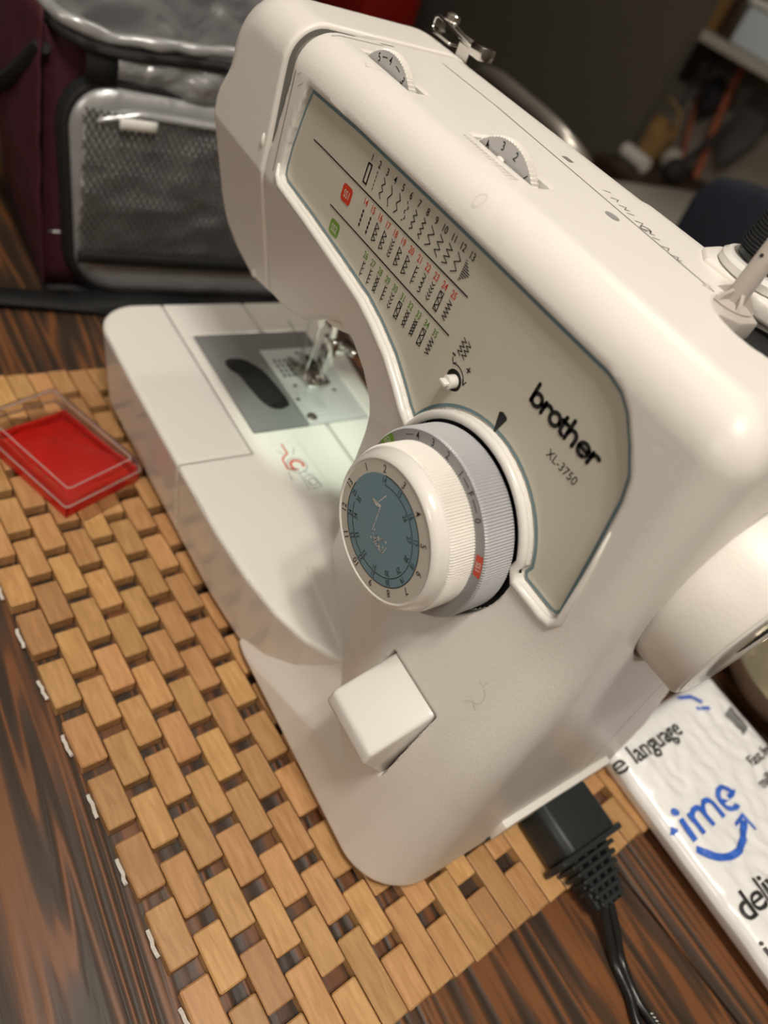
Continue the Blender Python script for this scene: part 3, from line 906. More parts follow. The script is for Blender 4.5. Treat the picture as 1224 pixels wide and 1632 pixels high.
k_.stroke([(0.0, 18.05), (0.6, 18.07), (8.66, 18.11)], 0.045)
k_.stroke([(1.8, 16.88), (8.64, 16.89)], 0.045)
LW = 0.030


def zig(pr, x, z0, z1, w, n, kind=0):
    """a stitch drawn down the chart"""
    h = (z0 - z1) / n
    if kind == 0:
        pr.stroke([(x + (w if i % 2 else -w), z0 - h * i) for i in range(n + 1)], LW)
    elif kind == 1:    # side ticks on a spine
        pr.stroke([(x, z0), (x, z1)], LW)
        for i in range(n): pr.stroke([(x, z0 - h * (i + .5)), (x + w * 1.3, z0 - h * (i + .1))], LW)
    elif kind == 2:    # triangles
        pr.stroke([(x + (w if i % 2 else -w), z0 - h * i) for i in range(n + 1)], LW); pr.stroke([(x - w, z0), (x - w, z1)], LW)
    elif kind == 3:    # arrow feathers
        for i in range(n): pr.stroke([(x - w, z0 - h * i), (x, z0 - h * (i + .6)), (x + w, z0 - h * i)], LW)
    elif kind == 4:    # crosses
        for i in range(n): pr.stroke([(x - w, z0 - h * i), (x + w, z0 - h * (i + .9))], LW); pr.stroke([(x + w, z0 - h * i), (x - w, z0 - h * (i + .9))], LW)
    elif kind == 5:    # solid lozenges
        for i in range(n):
            c = z0 - h * (i + .5); pr.poly([(x, c + h * .48), (x + w * .6, c), (x, c - h * .48), (x - w * .6, c)])
    elif kind == 6:    # ladder
        pr.stroke([(x - w, z0), (x - w, z1), (x + w, z1), (x + w, z0), (x - w, z0)], LW)
        pr.stroke([(x + (w if i % 2 else -w), z0 - h * i) for i in range(n + 1)], LW)
    elif kind == 7:    # scallops
        for i in range(n): pr.stroke(arc((x - w, z0 - h * (i + .5)), w * 1.7, 80, -80, 6, h * .5), LW)
    elif kind == 8:    # broken zigzag
        for i in range(n):
            a = (x + (w if i % 2 else -w), z0 - h * i); b = (x + (-w if i % 2 else w), z0 - h * (i + 1))
            pr.stroke([a, (a[0] * .6 + b[0] * .4, a[1] * .6 + b[1] * .4)], LW); pr.stroke([(a[0] * .35 + b[0] * .65, a[1] * .35 + b[1] * .65), b], LW)


row1 = [None, None, (0, 5), (0, 3), (0, 4), (8, 4), (0, 6), (0, 7), (0, 4), (0, 5), (0, 6), (0, 4), None]
for i in range(13):
    x = 3.12 + 0.4255 * i
    k_.text(str(i + 1), 0.21, (x + 0.0, 19.03), xs=0.85)
    z0, z1 = 18.83, 18.27
    if i == 0: k_.stroke([(x - .09, z0), (x + .09, z0), (x + .09, z1), (x - .09, z1), (x - .09, z0)], 0.055)
    elif i == 1:
        for q_ in range(5): k_.stroke([(x, z0 - .12 * q_), (x, z0 - .12 * q_ - .075)], 0.03)
    elif i == 12:
        for q_ in range(10): t = abs(q_ - 4.5) / 4.5; k_.stroke([(x - .15, z0 - .062 * q_), (x - .15 + .30 * (1 - t) + .04, z0 - .062 * q_)], 0.032)
    else: zig(k_, x, z0, z1, 0.065 + 0.04 * (i > 7), row1[i][1], row1[i][0])
row2 = [(5, 4), (5, 4), (2, 6), (2, 6), (3, 5), (2, 6), (2, 6), (1, 4), (7, 4), (3, 5), (6, 5), (0, 9)]
for i in range(12):
    x = 3.48 + 0.4275 * i
    r_.text(str(14 + i), 0.215, (x, 17.87), xs=0.80)
    zig(k_, x, 17.66, 17.10, 0.085, row2[i][1], row2[i][0])
row3 = [(1, 3), (1, 4), (4, 4), (1, 4), (3, 4), (6, 4), (4, 4), (4, 5), (6, 4), (0, 8)]
for i in range(10):
    x = 4.26 + 0.4315 * i
    g_.text(str(26 + i), 0.215, (x, 16.61), xs=0.80)
    zig(k_, x, 16.42, 15.90, 0.085, row3[i][1], row3[i][0])


def rbox(x0, z0, x1, z1, r, sh=0.0):
    p = []
    for cx_, cz, a in ((x1 - r, z1 - r, 0), (x0 + r, z1 - r, 90), (x0 + r, z0 + r, 180), (x1 - r, z0 + r, 270)):
        p += arc((cx_, cz), r, a, a + 90, 5)
    return [(a + sh * (b - z0), b) for a, b in p]


r_.poly(rbox(2.18, 17.30, 2.74, 17.82, 0.12)); g_.poly(rbox(2.08, 16.15, 2.64, 16.62, 0.12))
# adjusting screw legend
k_.stroke(arc((9.42, 16.02), 0.44, 120, 20), 0.035).stroke([(9.08, 16.52), (9.20, 16.40), (9.30, 16.50)], 0.03).stroke([(9.74, 16.28), (9.84, 16.16), (9.90, 16.32)], 0.03)
k_.stroke([(9.02, 16.62), (9.16, 16.62)], 0.05); k_.stroke([(9.70, 16.62), (9.88, 16.62)], 0.04).stroke([(9.79, 16.71), (9.79, 16.53)], 0.04)
for q_ in range(2): zig(k_, 9.22 + 0.20 * q_, 17.22, 16.72, 0.08, 7, 0)
k_.poly([(11.30, 16.50), (11.40, 16.56), (11.58, 16.54), (11.63, 16.48), (11.50, 15.95), (11.44, 15.95)])
# maker's lettering: rounded bold strokes
LS = 0.335
lw = 0.115


def L_(pts, x): k_.stroke([(x + a * LS, 17.38 + b * LS) for a, b in pts], lw, cap=True)


xx = 11.92
L_([(0, 0.1), (0, 1.55)], xx); L_(arc((.48, .48), .48, 0, 360, 24), xx); xx += 1.28 * LS
L_([(0, 0), (0, .9)], xx); L_(arc((.40, .50), .40, 180, 55, 8), xx); xx += 0.80 * LS
L_(arc((.48, .48), .48, 0, 360, 24), xx); xx += 1.26 * LS
L_([(0, 1.3), (0, .35), (.08, .1), (.34, 0)], xx); L_([(-.18, .92), (.38, .92)], xx); xx += 0.66 * LS
L_([(0, 0), (0, 1.55)], xx); L_(arc((.42, .52), .42, 180, 0, 12) + [(.84, 0)], xx); xx += 1.26 * LS
L_([(.02, .50), (.96, .50)] + arc((.48, .48), .48, 0, 300, 20), xx); xx += 1.25 * LS
L_([(0, 0), (0, .9)], xx); L_(arc((.40, .50), .40, 180, 55, 8), xx)
k_.text('XL-3750', 0.25, (13.10, 16.79), align='l', xs=0.90, bold=0.0)
k_.obj('panel_print', M['black'], panel, pmap)
tag(r_.obj('panel_print', M['red'], panel, pmap), 'red numbers and badge on the panel')
tag(g_.obj('panel_print', M['green'], panel, pmap), 'green numbers and badge on the panel')
pmap2 = lambda a, b: (a, PY - 0.018, b)
pr = Print().text('SS1', 0.24, (2.46, 17.56), xs=0.75).text('SS2', 0.24, (2.36, 16.385), xs=0.75)
pr.obj('badge_print', M['beige'], panel, pmap2)
# balance screw in its hole
MB().lathe([(0.36, 0.0), (0.36, 0.02)], (9.46, PY + 0.062, 16.02), (0, -1, 0), 24).obj('screw_well', M['dark'], sm)
bs = MB().lathe([(0.20, 0), (0.20, 0.42), (0.16, 0.46)], (9.46, PY + 0.22, 15.98), (0, -1, 0), 24)
bs.box((9.32, PY - 0.42, 15.92), (9.60, PY - 0.2, 16.04), 0.03)
bs.obj('balance_screw', M['knob'], sm)

# --- the two concentric dials
sd = MB()
cy_ = 8.55
pf = [(2.66, 0.0), (2.72, -0.06), (2.72, -1.02), (2.66, -1.08)]
MB().lathe([(2.05, 0.0)] + pf, (DC[0], cy_, DC[1]), (0, -1, 0), 400, 0.05, (2, 3)).obj('length_dial', M['ringgrey'], sm, 25)
ring = [o for o in sm.children if o.name == 'length_dial'][0]
obj('dial_face', [(DC[0] + r * math.cos(t * math.pi / 48), cy_ - 0.012, DC[1] + r * math.sin(t * math.pi / 48)) for r in (2.2, 2.655) for t in range(96)],
    [[i, (i + 1) % 96, (i + 1) % 96 + 96, i + 96] for i in range(96)], M['grey'], ring)
cap = MB().lathe([(1.98, 0.0), (2.03, 0.035), (2.08, 0.02), (2.16, -0.05), (2.23, -0.18), (2.27, -0.34), (2.29, -0.36), (2.33, -0.38), (2.35, -0.46), (2.35, -1.2)],
                 (DC[0], 7.35, DC[1]), (0, -1, 0), 360, 0.05, (7, 8, 9))
cap.obj('stitch_dial', M['knob'], sm, 30)
dial = [o for o in sm.children if o.name == 'stitch_dial'][0]
dmap = lambda y: (lambda a, b: (DC[0] + a, y, DC[1] + b))
Print().disc((0, 0), 1.96, 96).obj('dial_label', M['beige'], dial, dmap(7.342))
Print().disc((-0.06, 0.0), 1.60, 96).obj('dial_label', M['disc_blue'], dial, dmap(7.338))
pr = Print()


def pol(r, a): a = math.radians(a); return (r * math.sin(a) - 0.06, r * math.cos(a))


for i in range(13):
    a = -54.6 + 27.25 * i; pr.text(str(i + 1), 0.225, pol(1.775, a), -math.radians(a), xs=0.9, bold=0.004)
for i in range(12):
    a = -26.5 + 26.9 * i; pr.text(str(14 + i), 0.175, pol(1.465, a), -math.radians(a), xs=0.8, bold=0.0)
for i in range(10):
    a = 26 + 27.0 * i; pr.text(str(26 + i), 0.175, pol(1.20, a), -math.radians(a), xs=0.8, bold=0.0)
pr.stroke([pol(1.595, -26 + 307 * t / 60) for t in range(61)], 0.028)
pr.stroke([pol(1.335, 0 + 285 * t / 60 - 26) for t in range(61)], 0.022)
pr.obj('dial_print', M['black'], dial, dmap(7.332))
# scraps of old glue left on the blue disc
def to_dial(p): return p
wr = Print()
r2 = random.Random(3)
def blob(c, rx, rz, n=14): wr.poly([(c[0] + rx * (0.7 + .5 * r2.random()) * math.cos(2 * math.pi * t / n), c[1] + rz * (0.7 + .5 * r2.random()) * math.sin(2 * math.pi * t / n)) for t in range(n)])
wr.stroke([(-0.42, 1.02), (-0.50, 0.80), (-0.58, 0.62)], 0.035)
wr.poly([(-0.92, 0.62), (-0.80, 0.52), (-0.55, 0.58), (-0.40, 0.62), (-0.46, 0.50), (-0.62, 0.44), (-0.78, 0.46)])
wr.stroke([(-0.44, 0.55), (-0.40, 0.20), (-0.34, -0.30)], 0.03)
for _ in range(26):
    blob((0.02 + r2.uniform(-.30, .34), -0.32 + r2.uniform(-.22, .24)), 0.035, 0.045, 6)
wr.stroke([(-0.30, -0.30), (0.0, -0.56), (0.34, -0.50), (0.38, -0.2)], 0.018)
wr.obj('glue_residue', M['wear'], dial, dmap(7.328))
pr = Print()
for t, a in (('4', -33), ('3', -18.5), ('2', -4), ('1', 10.5), ('F', 24), ('0', 40)):
    pr.text(t, 0.22, (2.505 * math.sin(math.radians(a)), 2.505 * math.cos(math.radians(a))), -math.radians(a), xs=0.9)
pol2 = lambda r, a: (r * math.sin(math.radians(a)), r * math.cos(math.radians(a)))
for a0, a1 in ((13.5, 20.5), (27.5, 35.5)): pr.stroke([pol2(2.505, a0 + (a1 - a0) * t / 4) for t in range(5)], 0.025)
for k in range(4): pr.stroke([pol2(2.505, -44 + 1.9 * k), pol2(2.505, -43 + 1.9 * k)], 0.03)
pr.obj('dial_print', M['black'], ring, dmap(cy_ - 0.02))
for a0, a1, mt, tx in ((61, 75, 'red', 'SS1'), (-72, -58, 'green', 'SS2')):
    st = [pol2(2.40, a0 + (a1 - a0) * t / 6) for t in range(7)] + [pol2(2.65, a1 + (a0 - a1) * t / 6) for t in range(7)]
    tag(Print().poly(st).obj('dial_badge', M[mt], ring, dmap(cy_ - 0.02)), mt + ' badge printed on the grey dial')
    am = (a0 + a1) / 2
    Print().text(tx, 0.17, pol2(2.53, am), -math.radians(am), xs=0.9).obj('badge_print', M['beige'], ring, dmap(cy_ - 0.03))
obj('dial_well', [(DC[0] + r * math.cos(t * math.pi / 32), 9.93, DC[1] + r * math.sin(t * math.pi / 32)) for r in (0.2, 2.90) for t in range(64)],
    [[i, (i + 1) % 64, (i + 1) % 64 + 64, i + 64] for i in range(64)], M['dark'], sm)

# --- reverse lever: a wedge sticking out of the column
MB().prism([(9.4, 8.55), (8.7, 8.35), (6.75, 7.30), (6.68, 6.75), (8.1, 4.75), (9.4, 4.75)], 0, 13.22, 15.55, 0.14, 3).obj('reverse_lever', M['gloss'], sm, 40)
MB().box((13.1, 9.5, 4.55), (15.7, 9.58, 8.6)).obj('lever_well', M['dark'], sm)
pr = Print().stroke(arc((15.9, 10.2), 0.33, 70, -60), 0.05).stroke([(15.85, 9.7), (16.05, 9.95), (16.25, 9.85)], 0.05).stroke([(15.75, 10.5), (15.95, 10.55), (15.95, 10.75)], 0.04)
pr.obj('lever_mark', M['relief'], sm, lambda a, b: (a, project(housing_f, (a, 5, b), (0, 1, 0))[1] - 0.012, b))
pr = Print().stroke([(-1.5, 19.35), (-1.3, 19.5), (-1.2, 19.2)], 0.04).stroke([(-1.3, 19.1), (-1.05, 19.3)], 0.04)
pr.obj('lock_mark', M['knob'], sm, lambda a, b: (a, project(housing_f, (a, 5, b), (0, 1, 0))[1] - 0.012, b))

# --- the two wheels in the top
def top_wheel(cx_, yf, name, marks, r=1.72, cz=19.38):
    w_ = MB().lathe([(r - 0.12, 0.0), (r - 0.02, 0.0), (r, -0.02), (r, -0.26), (r - 0.02, -0.28), (r - 0.3, -0.28)], (cx_, yf, cz), (0, -1, 0), 180, 0.055, (1, 2, 3, 4))
    o = w_.obj(name, M['knob'], sm, 25)
    Print().disc((0, 0), r - 0.05, 64).obj('wheel_face', M['wheelgrey'], o, lambda a, b: (cx_ + a, yf - 0.006, cz + b))
    p_ = Print()
    for t, a in marks:
        if t == '-':
            p_.stroke([((r - .22) * math.sin(math.radians(a + d)), (r - .22) * math.cos(math.radians(a + d))) for d in (-5, 0, 5)], 0.03)
        else: p_.text(t, 0.23, ((r - .22) * math.sin(math.radians(a)), (r - .22) * math.cos(math.radians(a))), -math.radians(a), xs=0.9)
    p_.obj('wheel_print', M['black'], o, lambda a, b: (cx_ + a, yf - 0.012, cz + b))


top_wheel(0.78, 11.30, 'tension_dial', [('5', -24), ('-', -13), ('4', -1), ('-', 16), ('3', 32)])
top_wheel(6.06, 11.88, 'width_dial', [('4', -34), ('3', -10), ('2', 12), ('1', 37)])
zt = lambda a, b: float(project(housing_f, (a, b, 24), (0, 0, -1))[2])
pr = Print()
for k in range(15):
    x = 4.75 + 0.17 * k; hgt = 0.12 + 0.018 * k
    pr.stroke([(x, 11.42), (x + 0.05, 11.42 - hgt), (x + 0.09, 11.40)], 0.028)
pr.stroke([(0.35, 10.72), (0.62, 10.60), (0.92, 10.95)], 0.04)
pr.stroke(arc((7.55, 10.0), 0.14, 0, 360), 0.03)
pr.obj('moulded_marks', M['relief'], sm, lambda a, b: (a, b, zt(a, b) + 0.012))
MB().ball((6.08, 11.66, 20.60), 0.12, 1.2, 0.8, 0.7).obj('wheel_pointer', M['knob'], sm, 60)
seam('latch_slot', [(-1.75, 12.6 + 0.08 * k, 24) for k in range(8)], (0, 0, -1), 0.05, M['seam'])

# --- bobbin winder and spool stand on the right of the top
WX, WY = 12.45, 14.85
MB().lathe([(1.74, 0.0), (1.74, 0.04)], (14.0, 14.75, 19.93), (0, 0, 1), 40).obj('winder_well', M['dark'], sm)
wd = MB().prism([(11.95, 14.2), (12.2, 13.75), (12.75, 13.65), (13.25, 14.2), (13.3, 15.0), (12.6, 15.5), (12.0, 15.1)], 2, 19.6, 20.42, 0.08)
wd.ball((11.98, 14.1, 20.5), 0.16)
wd.lathe([(0.58, 0.0), (0.60, 0.06), (0.40, 0.14)], (WX, WY, 20.40), (0, 0, 1), 28)
for k in range(6):
    a = k * math.pi / 3 + 0.3
    wd.add([(WX + x * math.cos(a) - y * math.sin(a), WY + x * math.sin(a) + y * math.cos(a), z) for x, y, z in ((0.2, -.05, 20.45), (0.58, -.05, 20.45), (0.58, .05, 20.45), (0.2, .05, 20.45), (0.2, -.05, 20.85), (0.52, -.05, 20.62), (0.52, .05, 20.62), (0.2, .05, 20.85))],
           [[3, 2, 1, 0], [4, 5, 6, 7], [0, 1, 5, 4], [2, 3, 7, 6], [1, 2, 6, 5], [3, 0, 4, 7]])
wd.lathe([(0.28, 0.0), (0.27, 0.4), (0.255, 1.68), (0.235, 1.74), (0.13, 1.74), (0.13, 1.5)], (WX, WY, 20.45), (0, 0, 1), 28)
wd.obj('bobbin_winder', M['winder'], sm)
MB().tube([(WX - 0.02, WY - 0.27, 21.75), (WX - 0.02, WY - 0.2, 21.75)], 0.05, 10).obj('shaft_hole', M['dark'], sm)
MB().prism([(10.2, 16.2), (10.8, 15.5), (12.6, 15.55), (14.6, 16.2), (16.4, 15.8), (16.4, 18.3), (10.9, 18.3), (10.1, 17.2)], 2, 20.2, 20.72, 0.12, 3).obj('spool_stand', M['shell'], sm)
SX_, SY_ = 11.85, 16.9
MB().lathe([(1.25, 0.0), (1.33, 0.05), (1.33, 0.24), (1.22, 0.34), (0.9, 0.36)], (SX_, SY_, 20.72), (0, 0, 1), 48).obj('spool_disc', M['gloss'], sm)
MB().tube([(SX_, SY_, 20.8), (SX_, SY_, 25.6)], 0.12, 10).obj('spool_pin', M['winder'], sm)

# --- thread guide on a post behind the arm
tg = MB()
tg.box((-3.10, 16.95, 18.2), (-2.40, 17.05, 20.95), 0.03, 1)
tg.obj('guide_post', M['chrome'], sm)
tg = MB()
tg.prism([(-4.65, 20.60), (-4.45, 20.46), (-3.3, 20.44), (-3.3, 20.54), (-4.38, 20.57), (-4.5, 20.66), (-4.5, 20.92), (-4.38, 20.98), (-2.1, 20.74), (-2.1, 20.88), (-4.42, 21.12), (-4.65, 21.0)], 1, 16.7, 17.3, 0.03, 1)
tg.tube([(-3.9, 17.0, 21.05), (-2.9, 16.85, 20.95), (-2.4, 17.05, 20.9)], 0.07, 8)
tg.lathe([(0.30, 0.0), (0.33, 0.05), (0.31, 0.22), (0.16, 0.30)], (-3.95, 17.0, 21.06), (0, 0, 1), 20)
tg.box((-2.1, 16.6, 20.62), (-1.42, 17.35, 21.08), 0.10, 2)
for k_i in range(len(tg.v)): tg.v[k_i] = (tg.v[k_i][0], tg.v[k_i][1], tg.v[k_i][2] + 0.22)
tg.obj('thread_guide', M['chrome'], sm)

# --- handwheel
MB().lathe([(2.95, 0.0), (3.02, 0.1), (3.0, 1.72), (2.92, 1.84), (2.78, 1.86), (2.70, 1.80), (1.2, 1.80), (1.1, 1.9), (0.5, 1.9)], (17.02, 14.3, 15.2), (1, 0, 0), 96).obj('handwheel', M['shell'], sm, 35)
hw = [o for o in sm.children if o.name == 'handwheel'][0]
MB().lathe([(2.80, 0.0), (2.80, 0.05), (2.65, 0.09), (1.3, 0.11), (1.2, 0.06)], (18.86, 14.3, 15.2), (1, 0, 0), 72).obj('wheel_cap', M['gloss'], hw)
MB().lathe([(3.1, 0.0), (3.1, 0.03)], (16.35, 14.3, 15.2), (1, 0, 0), 64).obj('wheel_well', M['dark'], sm)

# --- socket plate on the right foot
sp = MB()
sp.box((18.30, 13.0, 0.9), (18.80, 19.35, 2.2), 0.06)
sp.obj('socket_frame', M['gloss'], sm)
sp = MB().box((18.1, 12.9, 0.36), (18.72, 16.0, 0.95), 0.05)
sp.obj('socket_block', M['rubber'], sm)
seam('rear_half_seam', [(24, 17.4, z) for z in np.linspace(1.2, 11.5, 14)], (-1, 0, 0), 0.04, M['seam'])

# ------------------------------------------------------------------ black thread on the spool pin
ts = thing('thread_spool', 'black thread spool on the pin behind the bobbin winder', 'thread spool', (SX_, SY_, 21.08))
MB().lathe([(0.16, 0.0), (0.95, 0.0), (1.0, 0.08), (1.0, 0.2), (0.9, 0.26), (0.16, 0.26)], (SX_, SY_, 21.08), (0, 0, 1), 32).obj('spool_core', M['rubber'], ts)
prof = [(0.2, 0.26)]
for k in range(34):
    prof += [(1.08 - 0.008 * k, 0.27 + 0.09 * k), (1.04 - 0.008 * k, 0.315 + 0.09 * k)]
prof += [(0.2, 3.4)]
MB().lathe(prof, (SX_, SY_, 21.08), (0, 0, 1), 40).obj('thread_winding', M['thread'], ts, 60)

# ------------------------------------------------------------------ power plug and twin cable
pg = thing('power_plug', 'black moulded power plug and twin cable in the right foot of the sewing machine', 'power plug', (19.6, 16.6, 0))
MB().prism([(15.1, 0.18), (17.9, 0.18), (18.05, 0.35), (18.0, 1.55), (17.75, 1.85), (15.35, 1.85), (15.05, 1.6), (14.95, 0.35)], 0, 18.75, 20.75, 0.12, 2).obj('plug_body', M['rubber'], pg)
MB().prism([(14.75, 0.1), (18.3, 0.1), (18.45, 0.8), (18.3, 1.6), (14.75, 1.6), (14.6, 0.8)], 0, 20.75, 21.0, 0.05, 1).obj('plug_flange', M['rubber'], pg)
sr = MB()
for k in range(6):
    t = k / 5; hw_ = 1.25 - 0.62 * t; yc = 16.5 - 0.15 * t
    sr.box((21.08 + 0.31 * k, yc - hw_, 0.18 + 0.1 * t), (21.25 + 0.31 * k, yc + hw_, 1.32 - 0.35 * t), 0.04, 1)
for q_ in (-0.75, -0.25, 0.25, 0.75):
    sr.add(*(lambda a: (a[0], a[1]))(([(21.0, 16.5 + q_ * 1.2 - .10, .3), (22.9, 16.35 + q_ * .6 - .08, .3), (22.9, 16.35 + q_ * .6 + .08, .3), (21.0, 16.5 + q_ * 1.2 + .10, .3),
                                  (21.0, 16.5 + q_ * 1.2 - .10, 1.24), (22.9, 16.35 + q_ * .6 - .08, .9), (22.9, 16.35 + q_ * .6 + .08, .9), (21.0, 16.5 + q_ * 1.2 + .10, 1.24)],
                                 [[0, 1, 2, 3], [7, 6, 5, 4], [0, 4, 5, 1], [3, 2, 6, 7], [0, 3, 7, 4], [1, 5, 6, 2]])))
sr.box((21.0, 15.6, 0.4), (22.8, 17.2, 0.75), 0.05)
sr.obj('strain_relief', M['rubber'], pg, 30)
zc = ZT + 0.2
for name_, off, pts in (('cable', 0, [(22.6, 16.5, 0.55), (23.6, 16.35, 0.05), (24.6, 16.1, zc), (25.6, 15.75, zc), (26.7, 15.75, zc), (30, 16.4, zc), (36, 17.5, zc)]),
                        ('cable', 1, [(22.6, 16.15, 0.55), (23.6, 15.95, 0.02), (24.6, 15.75, zc), (25.6, 15.50, zc), (26.6, 15.05, zc), (29.5, 14.5, zc), (36, 13.5, zc)])):
    MB().tube(spline(pts, 8), 0.19, 10).obj(name_, M['cable'], pg, 60)
pr = Print()
for k in range(9): pr.stroke([(26.4 + 0.13 * k, 15.74 + 0.004 * k), (26.47 + 0.13 * k, 15.83 + 0.004 * k)], 0.035)
pr.obj('cable_print', M['tagwhite'], pg, lambda a, b: (a, b, zc + 0.19))

# ------------------------------------------------------------------ red plastic case with a clear lid
ang = math.atan2(3.75, -1.5)
bx = thing('plastic_case', 'small red plastic case with clear lid on the placemat beside the machine bed', 'case', (-1.5, 3.4, 0))
ca, sa = math.cos(ang), math.sin(ang)
RB = Matrix.Translation((-1.35, 3.30, 0.0)) @ Matrix.Rotation(ang, 4, 'Z')
# local x runs along the near short side, local y away from it
W_, D_ = 4.15, 6.3
mb = MB()
mb.box((0.1, 0.1, 0.03), (W_ - 0.1, D_ - 1.0, 0.15), 0.04, M=RB)
for lo, hi in (((0.05, 0.05, 0.03), (W_ - .05, 0.17, .80)), ((0.05, D_ - 1.02, 0.03), (W_ - .05, D_ - .9, .80)), ((0.05, 0.05, 0.03), (0.17, D_ - .9, .80)), ((W_ - .17, 0.05, 0.03), (W_ - .05, D_ - .9, .80))):
    mb.box(lo, hi, 0.04, M=RB)
mb.obj('case_body', M['redplastic'], bx)
MB().box((0.25, 0.25, 0.14), (W_ - 0.25, D_ - 1.1, 0.50), 0.06, M=RB).obj('needle_tray', M['redplastic'], bx)
mb = MB()


def ringloft(levels):
    V = []; F = []
    for (x0, y0, x1, y1, z, r) in levels:
        p = []
        for cx_, cy2, a in ((x1 - r, y1 - r, 0), (x0 + r, y1 - r, 90), (x0 + r, y0 + r, 180), (x1 - r, y0 + r, 270)): p += arc((cx_, cy2), r, a, a + 90, 4)
        V += [RB @ Vector((a, b, z)) for a, b in p]
    n = 20
    for k in range(len(levels) - 1):
        for i in range(n): F.append([k * n + i, k * n + (i + 1) % n, (k + 1) * n + (i + 1) % n, (k + 1) * n + i])
    F.append([(len(levels) - 1) * n + i for i in range(n)])
    return V, F


# the lid has an outer and an inner skin
oz = [(-.02, -.02, W_ + .02, D_, .76, .16), (-.02, -.02, W_ + .02, D_, .84, .16), (.02, .02, W_ - .02, D_ - .03, .88, .16), (.10, .10, W_ - .10, D_ - .1, 1.42, .2), (.34, .34, W_ - .34, D_ - .34, 1.52, .2), (.40, .40, W_ - .40, D_ - .4, 1.48, .2)]
iz = [(.06, .06, W_ - .06, D_ - .07, .76, .14), (.16, .16, W_ - .16, D_ - .16, 1.36, .16), (.40, .40, W_ - .40, D_ - .4, 1.42, .16)]
V1, F1 = ringloft(oz); mb.add(V1, F1)
V2, F2 = ringloft(iz); mb.add(V2, [f[::-1] for f in F2])
n1 = len(V1)
mb.add([], []); mb.f += [[i, n1 + i, n1 + (i + 1) % 20, (i + 1) % 20] for i in range(20)]; mb.m += [0] * 20
mb.obj('case_lid', M['clear'], bx, 40)
lid_o = [o for o in bx.children if o.name == 'case_lid'][0]
for zz, ii, rr in ((1.50, .34, .035), (.81, -.01, .04)):
    p = []
    x0, y0, x1, y1, r = ii, ii, W_ - ii, D_ - ii, .18
    for cx_, cy2, a in ((x1 - r, y1 - r, 0), (x0 + r, y1 - r, 90), (x0 + r, y0 + r, 180), (x1 - r, y0 + r, 270)): p += arc((cx_, cy2), r, a, a + 90, 4)
    MB().tube([RB @ Vector((a, b, zz)) for a, b in p], rr, 6, True).obj('lid_edge', M['edge'], lid_o, 60)  # tubes along the lid edges, their highlights painted in pale colour
MB().box((0.5, -0.55, 0.02), (W_ - 0.5, -0.02, 0.08), 0.02, 1, M=RB).obj('case_tab', M['clear'], bx)

# ------------------------------------------------------------------ bubble mailer
ml = thing('bubble_mailer', 'white bubble mailer with blue printing lying right of the machine', 'parcel', (28, 25, ZT))
MX0, MX1, MY0, MY1 = 17.7, 41.0, 20.6, 29.9
from mathutils import noise as mnoise


def mail_top(x, y):
    ex = min((x - MX0) / 1.6, (MX1 - x) / 1.6, (y - MY0) / 1.3, (MY1 - y) / 1.6, 1.0); ex = max(ex, 0.0)
    dome = 0.78 + 0.62 * math.sqrt(max(0, 1 - (1 - ex) ** 2))
    b = mnoise.noise(Vector((x * 1.9, y * 1.9, 3.1))) * 0.16 + mnoise.noise(Vector((x * 3.4, y * 3.4, 1.1))) * 0.08
    return dome + b * ex


def mail_bot(x, y):
    ex = min((x - MX0) / 2.0, (MX1 - x) / 2.0, (y - MY0) / 2.0, (MY1 - y) / 2.0, 1.0); ex = max(ex, 0.0)
    return 0.74 - 1.36 * math.sqrt(max(0, 1 - (1 - ex) ** 2))


nx, ny = 110, 60
V = []; F = []
for side in (0, 1):
    for i in range(nx + 1):
        for j in range(ny + 1):
            x = MX0 + (MX1 - MX0) * i / nx; y = MY0 + (MY1 - MY0) * j / ny
            wob = 0.10 * mnoise.noise(Vector((x * 0.7, 0, 5))) if j == 0 else 0
            V.append((x, y + wob, mail_top(x, y) if side == 0 else mail_bot(x, y)))
o2 = (nx + 1) * (ny + 1)
idx = lambda i, j, s: s * o2 + i * (ny + 1) + j
for i in range(nx):
    for j in range(ny):
        F.append([idx(i, j, 0), idx(i + 1, j, 0), idx(i + 1, j + 1, 0), idx(i, j + 1, 0)])
        F.append([idx(i, j, 1), idx(i, j + 1, 1), idx(i + 1, j + 1, 1), idx(i + 1, j, 1)])
for i in range(nx):
    F.append([idx(i, 0, 0), idx(i, 0, 1), idx(i + 1, 0, 1), idx(i + 1, 0, 0)]); F.append([idx(i, ny, 1), idx(i, ny, 0), idx(i + 1, ny, 0), idx(i + 1, ny, 1)])
for j in range(ny):
    F.append([idx(0, j, 1), idx(0, j, 0), idx(0, j + 1, 0), idx(0, j + 1, 1)]); F.append([idx(nx, j, 0), idx(nx, j, 1), idx(nx, j + 1, 1), idx(nx, j + 1, 0)])
obj('envelope', V, F, M['poly'], ml, 60)
# print runs along +Y, its top towards -X
mmap = lambda a, b: (-b, a, mail_top(-b, a) + 0.075)
def word(txt, h, pos, mat='ink', xs=1.0):
    Print().text(txt, h, pos, align='l', xs=xs).obj('envelope_print', M[mat], ml, mmap)


word('e language', 0.85, (20.45, -18.95), xs=0.93)
word('delivery', 1.05, (21.0, -25.75))
word('ie', 0.9, (20.85, -27.3))
word('Fast, free', 0.50, (27.3, -21.95), xs=0.9); word('millions', 0.50, (26.9, -22.9), xs=0.9)
def blueprint(pr_): tag(pr_.obj('envelope_print', M['primeblue'], ml, mmap), 'royal blue print on the envelope')


